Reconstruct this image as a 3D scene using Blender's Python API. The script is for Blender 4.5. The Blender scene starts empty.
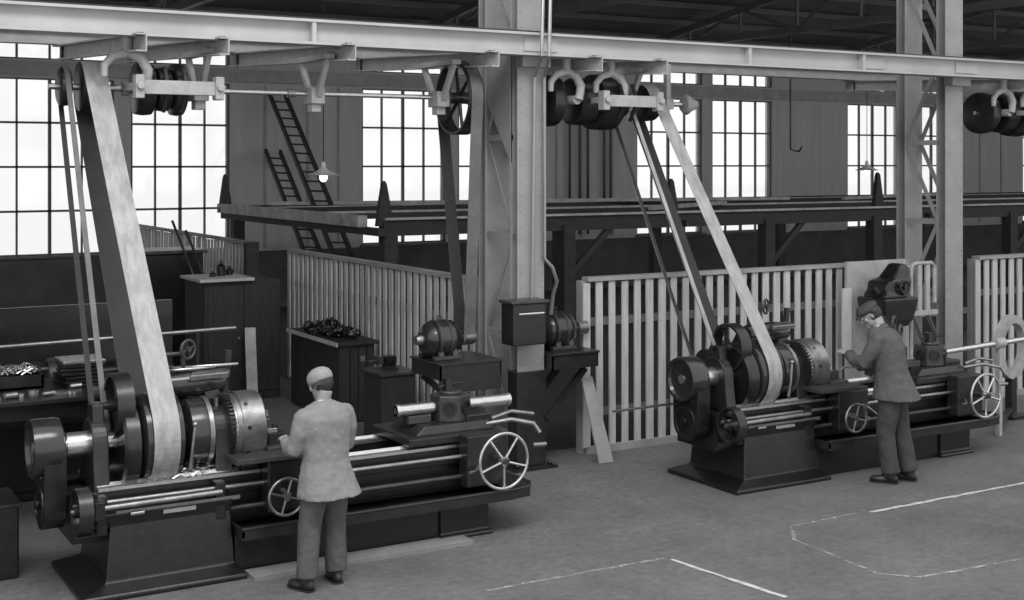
import bpy, math, random
from mathutils import Vector, Matrix
random.seed(7)
PI = math.pi
SC = bpy.context.scene
COL = SC.collection

# ------------------------------------------------------------------ materials
def mat(name, v, rough=0.6, metal=0.0, amt=0.25, scale=6.0, bump=0.0, bscale=40.0, tint=None, spec=0.5, stretch=None):
    m = bpy.data.materials.new(name); m.use_nodes = True
    nt = m.node_tree; b = nt.nodes['Principled BSDF']
    b.inputs['Roughness'].default_value = rough; b.inputs['Metallic'].default_value = metal
    b.inputs['Specular IOR Level'].default_value = spec
    tc = nt.nodes.new('ShaderNodeTexCoord')
    src = tc.outputs['Object']
    if stretch:
        mp = nt.nodes.new('ShaderNodeMapping'); mp.inputs['Scale'].default_value = stretch
        nt.links.new(src, mp.inputs['Vector']); src = mp.outputs['Vector']
    n = nt.nodes.new('ShaderNodeTexNoise'); n.inputs['Scale'].default_value = scale
    n.inputs['Detail'].default_value = 6; n.inputs['Roughness'].default_value = 0.65
    nt.links.new(src, n.inputs['Vector'])
    r = nt.nodes.new('ShaderNodeValToRGB')
    lo, hi = v*(1-amt), v*(1+amt)
    r.color_ramp.elements[0].position = 0.3; r.color_ramp.elements[1].position = 0.7
    r.color_ramp.elements[0].color = (lo, lo, lo, 1); r.color_ramp.elements[1].color = (hi, hi, hi, 1)
    nt.links.new(n.outputs['Fac'], r.inputs['Fac']); nt.links.new(r.outputs['Color'], b.inputs['Base Color'])
    if bump:
        n2 = nt.nodes.new('ShaderNodeTexNoise'); n2.inputs['Scale'].default_value = bscale; n2.inputs['Detail'].default_value = 5
        nt.links.new(src, n2.inputs['Vector'])
        bp = nt.nodes.new('ShaderNodeBump'); bp.inputs['Strength'].default_value = bump; bp.inputs['Distance'].default_value = 0.02
        nt.links.new(n2.outputs['Fac'], bp.inputs['Height']); nt.links.new(bp.outputs['Normal'], b.inputs['Normal'])
    return m

M = {}
M['black_iron'] = mat('black_iron', 0.010, 0.28, 0.0, 0.5, 9, 0.05, 30, spec=0.6)
M['dark_iron'] = mat('dark_iron', 0.018, 0.30, 0.0, 0.4, 8, 0.05, 30, spec=0.5)
M['mid_iron'] = mat('mid_iron', 0.055, 0.36, 0.3, 0.35, 8, 0.1, 50)
M['steel'] = mat('bright_steel', 0.62, 0.25, 0.9, 0.15, 12, 0.05, 80, stretch=(1, 8, 8))
M['worn_steel'] = mat('worn_steel', 0.30, 0.33, 0.85, 0.3, 10, 0.08, 60)
M['cast_light'] = mat('light_cast_paint', 0.36, 0.5, 0.0, 0.2, 7, 0.1, 40)
M['beam'] = mat('beam_paint', 0.40, 0.5, 0.0, 0.12, 2.0, 0.05, 20)
M['beam_dark'] = mat('rear_beam_paint', 0.30, 0.6, 0.0, 0.2, 3, 0.05, 20)
M['column'] = mat('column_paint', 0.27, 0.5, 0.0, 0.15, 3, 0.06, 25)
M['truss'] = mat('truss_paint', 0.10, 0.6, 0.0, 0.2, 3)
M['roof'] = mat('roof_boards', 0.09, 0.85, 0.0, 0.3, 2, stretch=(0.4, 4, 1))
M['wall'] = mat('wall_boards', 0.42, 0.75, 0.0, 0.12, 1.2, 0.08, 10, stretch=(5, 1, 0.3))
M['dado'] = mat('dado_paint', 0.07, 0.7, 0.0, 0.3, 1.5, 0.08, 10)
M['frame'] = mat('window_frame_paint', 0.10, 0.6, 0.0, 0.2, 5)
M['slat'] = mat('fence_slat_wood', 0.44, 0.7, 0.0, 0.22, 3, 0.1, 30, stretch=(6, 6, 0.7))
M['rail'] = mat('fence_rail_wood', 0.28, 0.7, 0.0, 0.2, 3, 0.1, 30)
M['timber'] = mat('dark_timber', 0.03, 0.75, 0.0, 0.3, 3, 0.15, 20, stretch=(1, 5, 5))
M['old_timber'] = mat('old_pale_timber', 0.38, 0.75, 0.0, 0.35, 4, 0.2, 20)
M['pale_wood'] = mat('pale_wood', 0.42, 0.65, 0.0, 0.2, 4, 0.1, 20)
M['cabinet'] = mat('cabinet_wood', 0.022, 0.6, 0.0, 0.35, 3, 0.1, 20, stretch=(6, 6, 0.8))
M['belt'] = mat('leather_belt', 0.30, 0.5, 0.0, 0.3, 5, 0.1, 30, stretch=(3, 1, 1))
M['belt_shade'] = mat('belt_inner_face_shade', 0.02, 0.6, 0.0, 0.3, 5, 0.1, 30)
M['belt_dark'] = mat('dark_leather_belt', 0.11, 0.55, 0.0, 0.3, 5, 0.1, 30)
M['skin'] = mat('skin', 0.27, 0.5, 0.0, 0.08, 12, 0.05, 80)
M['jacket_light'] = mat('light_work_jacket', 0.21, 0.85, 0.0, 0.12, 9, 0.6, 11)
M['jacket_dark'] = mat('dark_wool_jacket', 0.085, 0.85, 0.0, 0.15, 12, 0.5, 14)
M['trousers'] = mat('dark_trousers', 0.075, 0.85, 0.0, 0.2, 9, 0.5, 14)
M['trousers_dark'] = mat('very_dark_trousers', 0.045, 0.85, 0.0, 0.2, 9, 0.5, 14)
M['cap_light'] = mat('light_cloth_cap', 0.26, 0.85, 0.0, 0.15, 14, 0.3, 40)
M['cap_dark'] = mat('dark_cloth_cap', 0.05, 0.85, 0.0, 0.15, 14, 0.3, 40)
M['shoe'] = mat('black_leather', 0.02, 0.4, 0.0, 0.2, 9)
M['hair'] = mat('dark_hair', 0.03, 0.6, 0.0, 0.3, 40, 0.4, 120)
M['shirt'] = mat('white_collar', 0.6, 0.8, 0.0, 0.05, 9)
M['concrete'] = mat('concrete', 0.20, 0.85, 0.0, 0.2, 5, 0.2, 20)
M['paper'] = mat('paper', 0.55, 0.8, 0.0, 0.12, 5)
M['enamel'] = mat('lamp_enamel', 0.55, 0.35, 0.0, 0.1, 5)
M['cable'] = mat('conduit', 0.30, 0.4, 0.5, 0.1, 5)
M['gloss_iron'] = mat('glossy_black_enamel', 0.022, 0.2, 0.0, 0.3, 6, 0.03, 20, spec=0.7)
M['cross'] = mat('dark_rail_wood', 0.10, 0.75, 0.0, 0.3, 4)  # darker tone for the cross rails behind the slats
M['black'] = mat('black_rubber', 0.015, 0.6, 0.0, 0.1, 5)

def floor_mat():
    m = bpy.data.materials.new('shop_floor'); m.use_nodes = True
    nt = m.node_tree; b = nt.nodes['Principled BSDF']
    b.inputs['Roughness'].default_value = 0.75
    tc = nt.nodes.new('ShaderNodeTexCoord')
    n1 = nt.nodes.new('ShaderNodeTexNoise'); n1.inputs['Scale'].default_value = 0.9; n1.inputs['Detail'].default_value = 8; n1.inputs['Roughness'].default_value = 0.7
    n2 = nt.nodes.new('ShaderNodeTexNoise'); n2.inputs['Scale'].default_value = 14; n2.inputs['Detail'].default_value = 8; n2.inputs['Roughness'].default_value = 0.75
    for n in (n1, n2): nt.links.new(tc.outputs['Object'], n.inputs['Vector'])
    r1 = nt.nodes.new('ShaderNodeValToRGB'); r2 = nt.nodes.new('ShaderNodeValToRGB')
    r1.color_ramp.elements[0].position = 0.3; r1.color_ramp.elements[1].position = 0.7
    r1.color_ramp.elements[0].color = (.095,)*3+(1,); r1.color_ramp.elements[1].color = (.165,)*3+(1,)
    r2.color_ramp.elements[0].position = 0.3; r2.color_ramp.elements[1].position = 0.72
    r2.color_ramp.elements[0].color = (.66,)*3+(1,); r2.color_ramp.elements[1].color = (1.28,)*3+(1,)
    nt.links.new(n1.outputs['Fac'], r1.inputs['Fac']); nt.links.new(n2.outputs['Fac'], r2.inputs['Fac'])
    mx = nt.nodes.new('ShaderNodeMix'); mx.data_type = 'RGBA'; mx.blend_type = 'MULTIPLY'; mx.inputs['Factor'].default_value = 1
    nt.links.new(r1.outputs['Color'], mx.inputs['A']); nt.links.new(r2.outputs['Color'], mx.inputs['B'])
    nt.links.new(mx.outputs['Result'], b.inputs['Base Color'])
    bp = nt.nodes.new('ShaderNodeBump'); bp.inputs['Strength'].default_value = 0.35; bp.inputs['Distance'].default_value = 0.02
    nt.links.new(n2.outputs['Fac'], bp.inputs['Height']); nt.links.new(bp.outputs['Normal'], b.inputs['Normal'])
    return m
M['floor'] = floor_mat()
M['yard'] = mat('yard_dirt', 0.035, 0.85, 0.0, 0.35, 2, 0.3, 15)

def glass_mat():
    m = bpy.data.materials.new('window_glass'); m.use_nodes = True
    nt = m.node_tree; nt.nodes.remove(nt.nodes['Principled BSDF'])
    out = nt.nodes['Material Output']
    t = nt.nodes.new('ShaderNodeBsdfTransparent'); t.inputs['Color'].default_value = (.93, .93, .93, 1)
    g = nt.nodes.new('ShaderNodeBsdfGlossy'); g.inputs['Roughness'].default_value = 0.08
    mx = nt.nodes.new('ShaderNodeMixShader'); mx.inputs['Fac'].default_value = 0.06
    nt.links.new(t.outputs[0], mx.inputs[1]); nt.links.new(g.outputs[0], mx.inputs[2]); nt.links.new(mx.outputs[0], out.inputs['Surface'])
    return m
M['glass'] = glass_mat()

def chalk_mat(thr, name):
    m = bpy.data.materials.new(name); m.use_nodes = True
    nt = m.node_tree; b = nt.nodes['Principled BSDF']; out = nt.nodes['Material Output']
    b.inputs['Base Color'].default_value = (.55, .55, .55, 1); b.inputs['Roughness'].default_value = 0.9
    tc = nt.nodes.new('ShaderNodeTexCoord')
    n = nt.nodes.new('ShaderNodeTexNoise'); n.inputs['Scale'].default_value = 9; n.inputs['Detail'].default_value = 8; n.inputs['Roughness'].default_value = .8
    nt.links.new(tc.outputs['Object'], n.inputs['Vector'])
    r = nt.nodes.new('ShaderNodeValToRGB'); r.color_ramp.elements[0].position = thr-.08; r.color_ramp.elements[1].position = thr+.14
    nt.links.new(n.outputs['Fac'], r.inputs['Fac'])
    t = nt.nodes.new('ShaderNodeBsdfTransparent'); mx = nt.nodes.new('ShaderNodeMixShader')
    nt.links.new(r.outputs['Color'], mx.inputs['Fac']); nt.links.new(t.outputs[0], mx.inputs[1]); nt.links.new(b.outputs[0], mx.inputs[2])
    nt.links.new(mx.outputs[0], out.inputs['Surface'])
    return m
M['chalk'] = chalk_mat(.36, 'chalk_bold'); M['chalk_faint'] = chalk_mat(.52, 'chalk_faint')

def bulb_mat():
    m = bpy.data.materials.new('lamp_bulb'); m.use_nodes = True
    b = m.node_tree.nodes['Principled BSDF']
    b.inputs['Base Color'].default_value = (.9, .9, .9, 1)
    b.inputs['Emission Color'].default_value = (1, 1, 1, 1); b.inputs['Emission Strength'].default_value = 2.5
    return m
M['bulb'] = bulb_mat()

# ------------------------------------------------------------------ mesh builder
def frame_for(d):
    d = Vector(d).normalized()
    a = Vector((0, 0, 1)) if abs(d.z) < 0.9 else Vector((1, 0, 0))
    u = d.cross(a).normalized(); v = d.cross(u).normalized()
    return d, u, v

class MB:
    def __init__(s): s.v = []; s.f = []; s.sm = []
    def add(s, vs, fs, smooth=False):
        o = len(s.v); s.v += [Vector(p) for p in vs]
        for f in fs: s.f.append([o+i for i in f]); s.sm.append(smooth)
        return s
    def box(s, x0, x1, y0, y1, z0, z1):
        vs = [(x0,y0,z0),(x1,y0,z0),(x1,y1,z0),(x0,y1,z0),(x0,y0,z1),(x1,y0,z1),(x1,y1,z1),(x0,y1,z1)]
        return s.add(vs, [(3,2,1,0),(4,5,6,7),(0,1,5,4),(1,2,6,5),(2,3,7,6),(3,0,4,7)])
    def bar(s, p0, p1, w, h, up=(0, 0, 1)):
        p0 = Vector(p0); p1 = Vector(p1); d = (p1-p0).normalized(); up = Vector(up)
        if abs(d.dot(up)) > .98: up = Vector((1, 0, 0))
        r = d.cross(up).normalized()*w/2; u = r.cross(d).normalized()*h/2
        vs = [p0-r-u, p0+r-u, p0+r+u, p0-r+u, p1-r-u, p1+r-u, p1+r+u, p1-r+u]
        return s.add(vs, [(3,2,1,0),(4,5,6,7),(0,1,5,4),(1,2,6,5),(2,3,7,6),(3,0,4,7)])
    def prof(s, p, d, pr, n=32, closed=False):
        d, u, v = frame_for(d); p = Vector(p); vs = []; fs = []
        for a, r in pr:
            for i in range(n):
                t = 2*PI*i/n; vs.append(p+d*a+(u*math.cos(t)+v*math.sin(t))*max(r, 1e-4))
        k = len(pr)
        for j in range(k-1 if not closed else k):
            j2 = (j+1) % k
            for i in range(n):
                i2 = (i+1) % n; fs.append((j*n+i, j*n+i2, j2*n+i2, j2*n+i))
        s.add(vs, fs, True)
        if not closed:
            o = len(s.v)-len(vs)
            s.f.append([o+i for i in range(n)][::-1]); s.sm.append(False)
            s.f.append([o+(k-1)*n+i for i in range(n)]); s.sm.append(False)
        return s
    def cyl(s, p0, p1, r, r1=None, n=24):
        p0 = Vector(p0); p1 = Vector(p1); L = (p1-p0).length
        return s.prof(p0, p1-p0, [(0, r), (L, r if r1 is None else r1)], n)
    def tube(s, pts, r, n=10, smooth=True):
        pts = [Vector(p) for p in pts]; k = len(pts)
        rs = r if isinstance(r, (list, tuple)) else [r]*k
        vs = []; fs = []; pu = None
        for j, p in enumerate(pts):
            t = (pts[min(j+1, k-1)]-pts[max(j-1, 0)]).normalized()
            if pu is None: _, u, _ = frame_for(t)
            else: u = (pu-t*pu.dot(t)).normalized()
            pu = u; v = t.cross(u)
            for i in range(n):
                a = 2*PI*i/n; vs.append(p+(u*math.cos(a)+v*math.sin(a))*rs[j])
        for j in range(k-1):
            for i in range(n):
                i2 = (i+1) % n; fs.append((j*n+i, j*n+i2, (j+1)*n+i2, (j+1)*n+i))
        s.add(vs, fs, smooth); o = len(s.v)-len(vs)
        s.f.append([o+i for i in range(n)][::-1]); s.sm.append(False)
        s.f.append([o+(k-1)*n+i for i in range(n)]); s.sm.append(False)
        return s
    def torus(s, c, ax, R, r, n=40, m=10):
        d, u, v = frame_for(ax); c = Vector(c); vs = []; fs = []
        for i in range(n):
            a = 2*PI*i/n; e = u*math.cos(a)+v*math.sin(a)
            for j in range(m):
                b = 2*PI*j/m; vs.append(c+e*(R+r*math.cos(b))+d*(r*math.sin(b)))
        for i in range(n):
            for j in range(m):
                fs.append((i*m+j, ((i+1) % n)*m+j, ((i+1) % n)*m+(j+1) % m, i*m+(j+1) % m))
        return s.add(vs, fs, True)
    def ring(s, c, ax, r0, r1, w, n=40):
        d = Vector(ax).normalized(); c = Vector(c)-d*w/2
        return s.prof(c, ax, [(0, r0), (0, r1), (w, r1), (w, r0)], n, closed=True)
    def prism(s, poly, org, ux, uy, depth):
        # polygon in the plane spanned by ux, uy at org, extruded along ux x uy by depth
        org = Vector(org); ux = Vector(ux); uy = Vector(uy); nn = ux.cross(uy).normalized()*depth
        k = len(poly); a = [org+ux*p[0]+uy*p[1] for p in poly]
        vs = a+[p+nn for p in a]
        fs = [tuple(range(k))[::-1], tuple(range(k, 2*k))]+[(i, (i+1) % k, k+(i+1) % k, k+i) for i in range(k)]
        return s.add(vs, fs)
    def rects(s, lv):
        # stacked rectangles (z, x0, x1, y0, y1)
        vs = []; fs = []
        for z, x0, x1, y0, y1 in lv: vs += [(x0,y0,z),(x1,y0,z),(x1,y1,z),(x0,y1,z)]
        for j in range(len(lv)-1):
            for i in range(4): fs.append((j*4+i, j*4+(i+1) % 4, j*4+4+(i+1) % 4, j*4+4+i))
        fs.append((3, 2, 1, 0)); o = (len(lv)-1)*4; fs.append((o, o+1, o+2, o+3))
        return s.add(vs, fs)
    def loft(s, rings, n=28, smooth=True):
        # rings: (cx, cy, cz, rx, ry[, tilt_x]) stacked ellipses
        vs = []; fs = []
        for rg in rings:
            cx, cy, cz, rx, ry = rg[:5]; t = rg[5] if len(rg) > 5 else 0
            for i in range(n):
                a = 2*PI*i/n; ca, sa = math.cos(a), math.sin(a)
                ex = math.copysign(abs(ca)**.85, ca)*rx; ey = math.copysign(abs(sa)**.85, sa)*ry
                vs.append((cx+ex, cy+ey*math.cos(t), cz+ey*math.sin(t)))
        k = len(rings)
        for j in range(k-1):
            for i in range(n): fs.append((j*n+i, j*n+(i+1) % n, (j+1)*n+(i+1) % n, (j+1)*n+i))
        s.add(vs, fs, smooth); o = len(s.v)-len(vs)
        s.f.append([o+i for i in range(n)][::-1]); s.sm.append(smooth)
        s.f.append([o+(k-1)*n+i for i in range(n)]); s.sm.append(smooth)
        return s
    def ball(s, c, rx, ry=None, rz=None, n=20, m=12, rot=None):
        ry = ry or rx; rz = rz or rx; vs = []; fs = []; c = Vector(c)
        for j in range(m+1):
            b = PI*j/m
            for i in range(n):
                a = 2*PI*i/n
                p = Vector((rx*math.sin(b)*math.cos(a), ry*math.sin(b)*math.sin(a), -rz*math.cos(b)))
                if rot: p = rot @ p
                if j in (0, m): p += Vector((math.cos(a), math.sin(a), 0))*1e-5
                vs.append(c+p)
        for j in range(m):
            for i in range(n): fs.append((j*n+i, j*n+(i+1) % n, (j+1)*n+(i+1) % n, (j+1)*n+i))
        s.add(vs, fs, True); o = len(s.v)-len(vs)
        s.f.append([o+i for i in range(n)][::-1]); s.sm.append(True)
        s.f.append([o+m*n+i for i in range(n)]); s.sm.append(True)
        return s
    def wheel(s, c, ax, R, rim, spokes, hub, w=None, flat=False, phase=0.3, sr=None):
        d, u, v = frame_for(ax); c = Vector(c)
        if flat: s.ring(c, ax, R-rim, R, w)
        else: s.torus(c, ax, R-rim, rim)
        hw = (w or rim*3)
        s.cyl(c-d*hw*.6, c+d*hw*.6, hub, n=16)
        for i in range(spokes):
            a = phase+2*PI*i/spokes; e = u*math.cos(a)+v*math.sin(a)
            s.tube([c+e*hub*.6, c+e*(R-rim)*.55+d*0, c+e*(R-rim*1.0)], [sr or hub*.4, (sr or hub*.4)*.8, (sr or hub*.4)*.9], 8)
        return s
    def build(s, name, m, parent=None, origin=None, bevel=0.0, base=None):
        off = Vector(origin) if origin is not None else Vector((0, 0, 0))
        if parent is not None:
            off = Vector((0, 0, 0)); q = parent
            while q is not None: off += q.location; q = q.parent
        if base is not None: off = off+Vector(base)
        me = bpy.data.meshes.new(name)
        me.from_pydata([p-off for p in s.v], [], s.f)
        me.polygons.foreach_set('use_smooth', s.sm)
        me.materials.append(M[m] if isinstance(m, str) else m)
        me.update()
        import bmesh
        bm = bmesh.new(); bm.from_mesh(me); bmesh.ops.recalc_face_normals(bm, faces=bm.faces)
        for e in bm.edges:
            if len(e.link_faces) == 2 and e.calc_face_angle(0) > .62: e.smooth = False
        bm.to_mesh(me); bm.free()
        o = bpy.data.objects.new(name, me); COL.objects.link(o)
        if parent is not None: o.parent = parent
        o.location = origin if (origin is not None and parent is None) else (0, 0, 0)
        if base is not None: o.location = Vector(base)
        if bevel:
            b = o.modifiers.new('bevel', 'BEVEL'); b.width = bevel; b.segments = 2; b.limit_method = 'ANGLE'; b.angle_limit = .7
        return o

def tag(o, label, cat, group=None, kind=None):
    if label: o['label'] = label
    if cat: o['category'] = cat
    if group: o['group'] = group
    if kind: o['kind'] = kind
    return o
def thing(name, label, cat, loc, group=None):
    o = bpy.data.objects.new(name, None); COL.objects.link(o); o.location = loc
    o.empty_display_size = .1
    return tag(o, label, cat, group)
def struct(o): o['kind'] = 'structure'; return o
def copy_tree(o, parent=None):
    c = o.copy(); COL.objects.link(c); c.parent = parent
    for ch in [x for x in bpy.data.objects if x.parent == o]: copy_tree(ch, c)
    return c

# ------------------------------------------------------------------ the building
YW = 27.5
SILL, HEAD, T0, T1 = 1.32, 4.92, 5.30, 5.70
fl = MB().add([(-12,1,0),(46,1,0),(46,12.2,0),(6.95,12.2,0),(6.95,28,0),(-12,28,0)], [(0,1,2,3,4,5)]).build('floor', 'floor'); struct(fl)
fy = MB().add([(6.95,12.2,0),(46,12.2,0),(46,28,0),(6.95,28,0)], [(0,1,2,3)]).build('floor_yard', 'yard'); struct(fy)

wins = []
for s0 in (-3.15, 4.15, 12.31, 20.12, 27.68, 35.4):
    e0 = 4.52 if s0 == 4.15 else s0; wins.append((s0, e0+2.18)); wins.append((e0+2.52, e0+4.66))
X0W, X1W = -6.0, 44.0
w = MB()
w.box(X0W, X1W, YW, YW+.3, 0, .001+SILL-.12)        # below the windows
wd = MB()
for z0, z1 in ((HEAD+.0, T0), (T1, 6.6)): w.box(X0W, X1W, YW, YW+.3, z0, z1)
xs = [X0W]+[x for p in wins for x in p]+[X1W]
for i in range(0, len(xs), 2):
    a, b = xs[i], xs[i+1]
    w.box(a, b, YW, YW+.3, SILL-.12, HEAD); w.box(a, b, YW, YW+.3, T0, T1)
for a, b in wins: w.box(a, b, YW, YW+.3, SILL-.12, SILL)
wb = w.build('wall_back', 'wall'); struct(wb)
dd = MB().box(X0W, X1W, YW-.03, YW-.002, 0, SILL-.06); struct(dd.build('trim_1', 'dado'))
ln = MB().box(X0W, X1W, YW-.1, YW-.002, HEAD+.05, T0-.05); struct(ln.build('trim_2', 'beam_dark'))
# board seams and cover strips on the piers
sm = MB()
for x in (9.95, 10.95, 11.7, 17.6, 18.35, 19.3, 33.3, 34.3): sm.box(x, x+.06, YW-.03, YW-.002, SILL, HEAD)
struct(sm.build('trim_3', 'beam_dark'))
for k, (a, b) in enumerate(wins):
    wn = bpy.data.objects.new('window_%d' % (k+1), None); COL.objects.link(wn); wn.location = (a, YW+.1, SILL); struct(wn)
    f = MB(); t = .05
    for z0, z1 in ((SILL, HEAD), (T0, T1)):
        f.box(a, a+t, YW+.05, YW+.17, z0, z1).box(b-t, b, YW+.05, YW+.17, z0, z1)
        f.box(a, b, YW+.05, YW+.17, z0, z0+t*.6).box(a, b, YW+.05, YW+.17, z1-t*.6, z1)
    f.build('window_frame', 'frame', wn)
    g = MB()
    for j in (1, 2, 3):
        x = a+(b-a)*j/4; hw = .03 if j == 2 else .017
        g.box(x-hw, x+hw, YW+.07, YW+.14, SILL, HEAD); g.box(x-.02, x+.02, YW+.07, YW+.14, T0, T1)
        z = SILL+(HEAD-SILL)*j/4; g.box(a, b, YW+.07, YW+.14, z-.022, z+.022)
    g.build('glazing_bars', 'frame', wn)
    p = MB().box(a+.02, b-.02, YW+.1, YW+.106, SILL+.02, HEAD-.02).box(a+.02, b-.02, YW+.1, YW+.106, T0+.02, T1-.02)
    p.build('pane', 'glass', wn)
    sl = MB().box(a-.05, b+.05, YW-.1, YW+.06, SILL-.05, SILL); sl.build('window_sill', 'frame', wn)

# end walls of the side aisle and the roof over it
struct(MB().box(-6.3, -6, 12.2, YW+.3, 0, 8.6).build('wall_left', 'wall'))
struct(MB().box(44, 44.3, 12.2, YW+.3, 0, 8.6).build('wall_right', 'wall'))
def zr(y): return 6.45+(YW-y)*.14
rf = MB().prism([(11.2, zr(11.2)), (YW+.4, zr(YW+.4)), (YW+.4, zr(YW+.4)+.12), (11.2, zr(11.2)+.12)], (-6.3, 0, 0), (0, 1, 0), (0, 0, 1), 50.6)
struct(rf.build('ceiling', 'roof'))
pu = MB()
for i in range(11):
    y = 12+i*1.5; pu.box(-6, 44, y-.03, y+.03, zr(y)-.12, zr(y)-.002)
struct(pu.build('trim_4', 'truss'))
XC = [0.63-6.5, .63, 7.13, 13.6, 20.1, 26.6, 33.1]
names = ['far left', 'left', 'nearer lattice column', 'right lattice column', 'third', 'fourth', 'fifth']
for k, x in enumerate(XC[1:]):
    t = MB(); zc = 6.15
    t.box(x-.06, x+.06, 12, YW, zc-.08, zc+.08)
    t.bar((x, 12, zr(12)-.25), (x, YW-.1, zr(YW)-.25), .12, .16)
    ys = [12.0, 13.9, 15.8, 17.7, 19.6, 21.5, 23.4, 25.3, 27.2]
    for j in range(len(ys)-1):
        a, b = ys[j], ys[j+1]
        t.bar((x, a, zr(a)-.25 if j % 2 == 0 else zc), (x, b, zc if j % 2 == 0 else zr(b)-.25), .05, .07)
        t.bar((x, b, zc), (x, b, zr(b)-.25), .05, .06)
    lab = 'riveted steel roof truss ' + ['at the left edge above the tall windows', 'in line with the left lattice column', 'in line with the right lattice column',
          'first one right of the right lattice column', 'second one right of the right lattice column', 'farthest right against the dark roof'][k]
    if k in (0, 1, 2, 3, 4, 5):
        tag(t.build('roof_truss', 'truss', origin=(x, 12, zc)), lab, 'roof truss', 'roof trusses over the side aisle')
# longitudinal sway bracing seen over the crane beam
br = 0
for x in (3.9, 10.4, 16.9, 23.4):
    y = 17.7
    a = MB().bar((x-3.1, y, 6.2), (x, y, zr(y)-.2), .07, .09).bar((x, y, zr(y)-.2), (x+3.0, y, 6.2), .07, .09)
    tag(a.build('roof_brace', 'column', origin=(x, y, 6.2)), 'pale V shaped roof brace ' + ['above the tall left windows', 'just right of the left lattice column', 'above the narrow double windows', 'behind the right lattice column'][br], 'roof brace', 'sway braces under the roof'); br += 1

# lattice columns ------------------------------------------------------------
def column(x, label, gusset, zt=8.2):
    t = thing('lattice_column', label, 'column', (x, 11.95, 0), 'riveted lattice columns')
    for y0, nm in ((11.62, 'near_upright'), (12.3, 'far_upright')):
        m = MB(); hw = .165
        m.box(x-hw, x+hw, y0, y0+.014, 0, zt)                # outer flange plate
        m.box(x-hw, x+hw, y0+.14, y0+.154, 0, zt)
        m.box(x-.008, x+.008, y0+.014, y0+.14, 0, zt)
        m.build(nm, 'column', t, bevel=.004)
    l = MB(); z = .35; k = 0
    while z < zt-1.1:
        a, b = (11.76, 12.31) if k % 2 == 0 else (12.31, 11.76)
        for xx in (x-.14, x+.14): l.bar((xx, a, z), (xx, b, z+1.04), .012, .06, up=(1, 0, 0) if False else (0, 0, 1))
        for xx in (x-.14, x+.14): l.box(xx-.008, xx+.008, 11.76, 12.31, z-.03, z+.03)
        z += 1.04; k += 1
    l.build('lacing_bars', 'column', t)
    g = MB().prism([(11.76, 3.2), (12.31, 3.9), (12.31, 4.5), (11.76, 4.5)], (x-.16, 0, 0), (0, 1, 0), (0, 0, 1), .012)
    g.prism([(11.76, 3.2), (12.31, 3.9), (12.31, 4.5), (11.76, 4.5)], (x+.15, 0, 0), (0, 1, 0), (0, 0, 1), .012)
    if gusset: g.build('gusset_plate', 'column', t)
    if gusset: MB().box(x-.18, x+.18, 11.6, 11.8, .03, 1.02).build('painted_shoe', 'dark_iron', t, bevel=.01)
    b = MB().box(x-.26, x+.26, 11.5, 12.55, 0, .03)
    for bx in (x-.2, x+.2):
        for by in (11.56, 12.5): b.cyl((bx, by, .03), (bx, by, .07), .022, n=6)
    b.build('base_plate', 'dark_iron', t)
    rv = MB(); z = .3
    while z < zt:
        for dx in (-.13, .13): rv.ball((x+dx, 11.62, z), .011, n=8, m=4)
        z += .16
    o = rv.build('rivets', 'column', t); o['kind'] = 'stuff'
    return t
column(7.13, 'grey lattice steel column in the middle, carrying the switch box and motor shelves', True)
column(13.6, 'grey lattice steel column at the right, behind the dark jacketed machinist', False)

# crane runway beam (front) and rear beam -----------------------------------
cb = thing('crane_beam', 'long pale steel beam crossing the whole picture above the machines', 'beam', (-2, 11.4, 4.31))
m = MB(); xa, xb = -6, 30
m.box(xa, xb, 11.44, 11.46, 4.33, 4.515); m.box(xa, xb, 11.34, 11.56, 4.515, 4.54); m.box(xa, xb, 11.34, 11.56, 4.305, 4.33)
m.build('beam_web', 'beam', cb)
m = MB()
for x in (-3, 4.6, 9.9, 11.7, 17.4): m.box(x-.02, x+.02, 11.35, 11.44, 4.33, 4.515)
m.build('stiffeners', 'beam', cb)
m = MB()
for x in (7.13, 11.9, 13.6): m.box(x-.2, x+.2, 11.42, 11.44, 4.355, 4.49)
m.build('splice_plate', 'beam', cb)
m = MB().box(xa, xb, 11.42, 11.48, 4.54, 4.565); m.build('rail', 'dark_iron', cb)
m = MB()
for x in (7.13, 13.6): m.box(x-.17, x+.17, 11.5, 11.64, 4.2, 4.34)
m.build('bracket_seat', 'column', cb)
rb = MB().box(xa, xb, 14.49, 14.51, 4.48, 4.62).box(xa, xb, 14.42, 14.58, 4.60, 4.62).box(xa, xb, 14.42, 14.58, 4.47, 4.49)
tag(rb.build('rear_beam', 'beam_dark', origin=(0, 14.5, 4.47)), 'thinner dark steel beam running behind the pale crane beam', 'beam')

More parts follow.
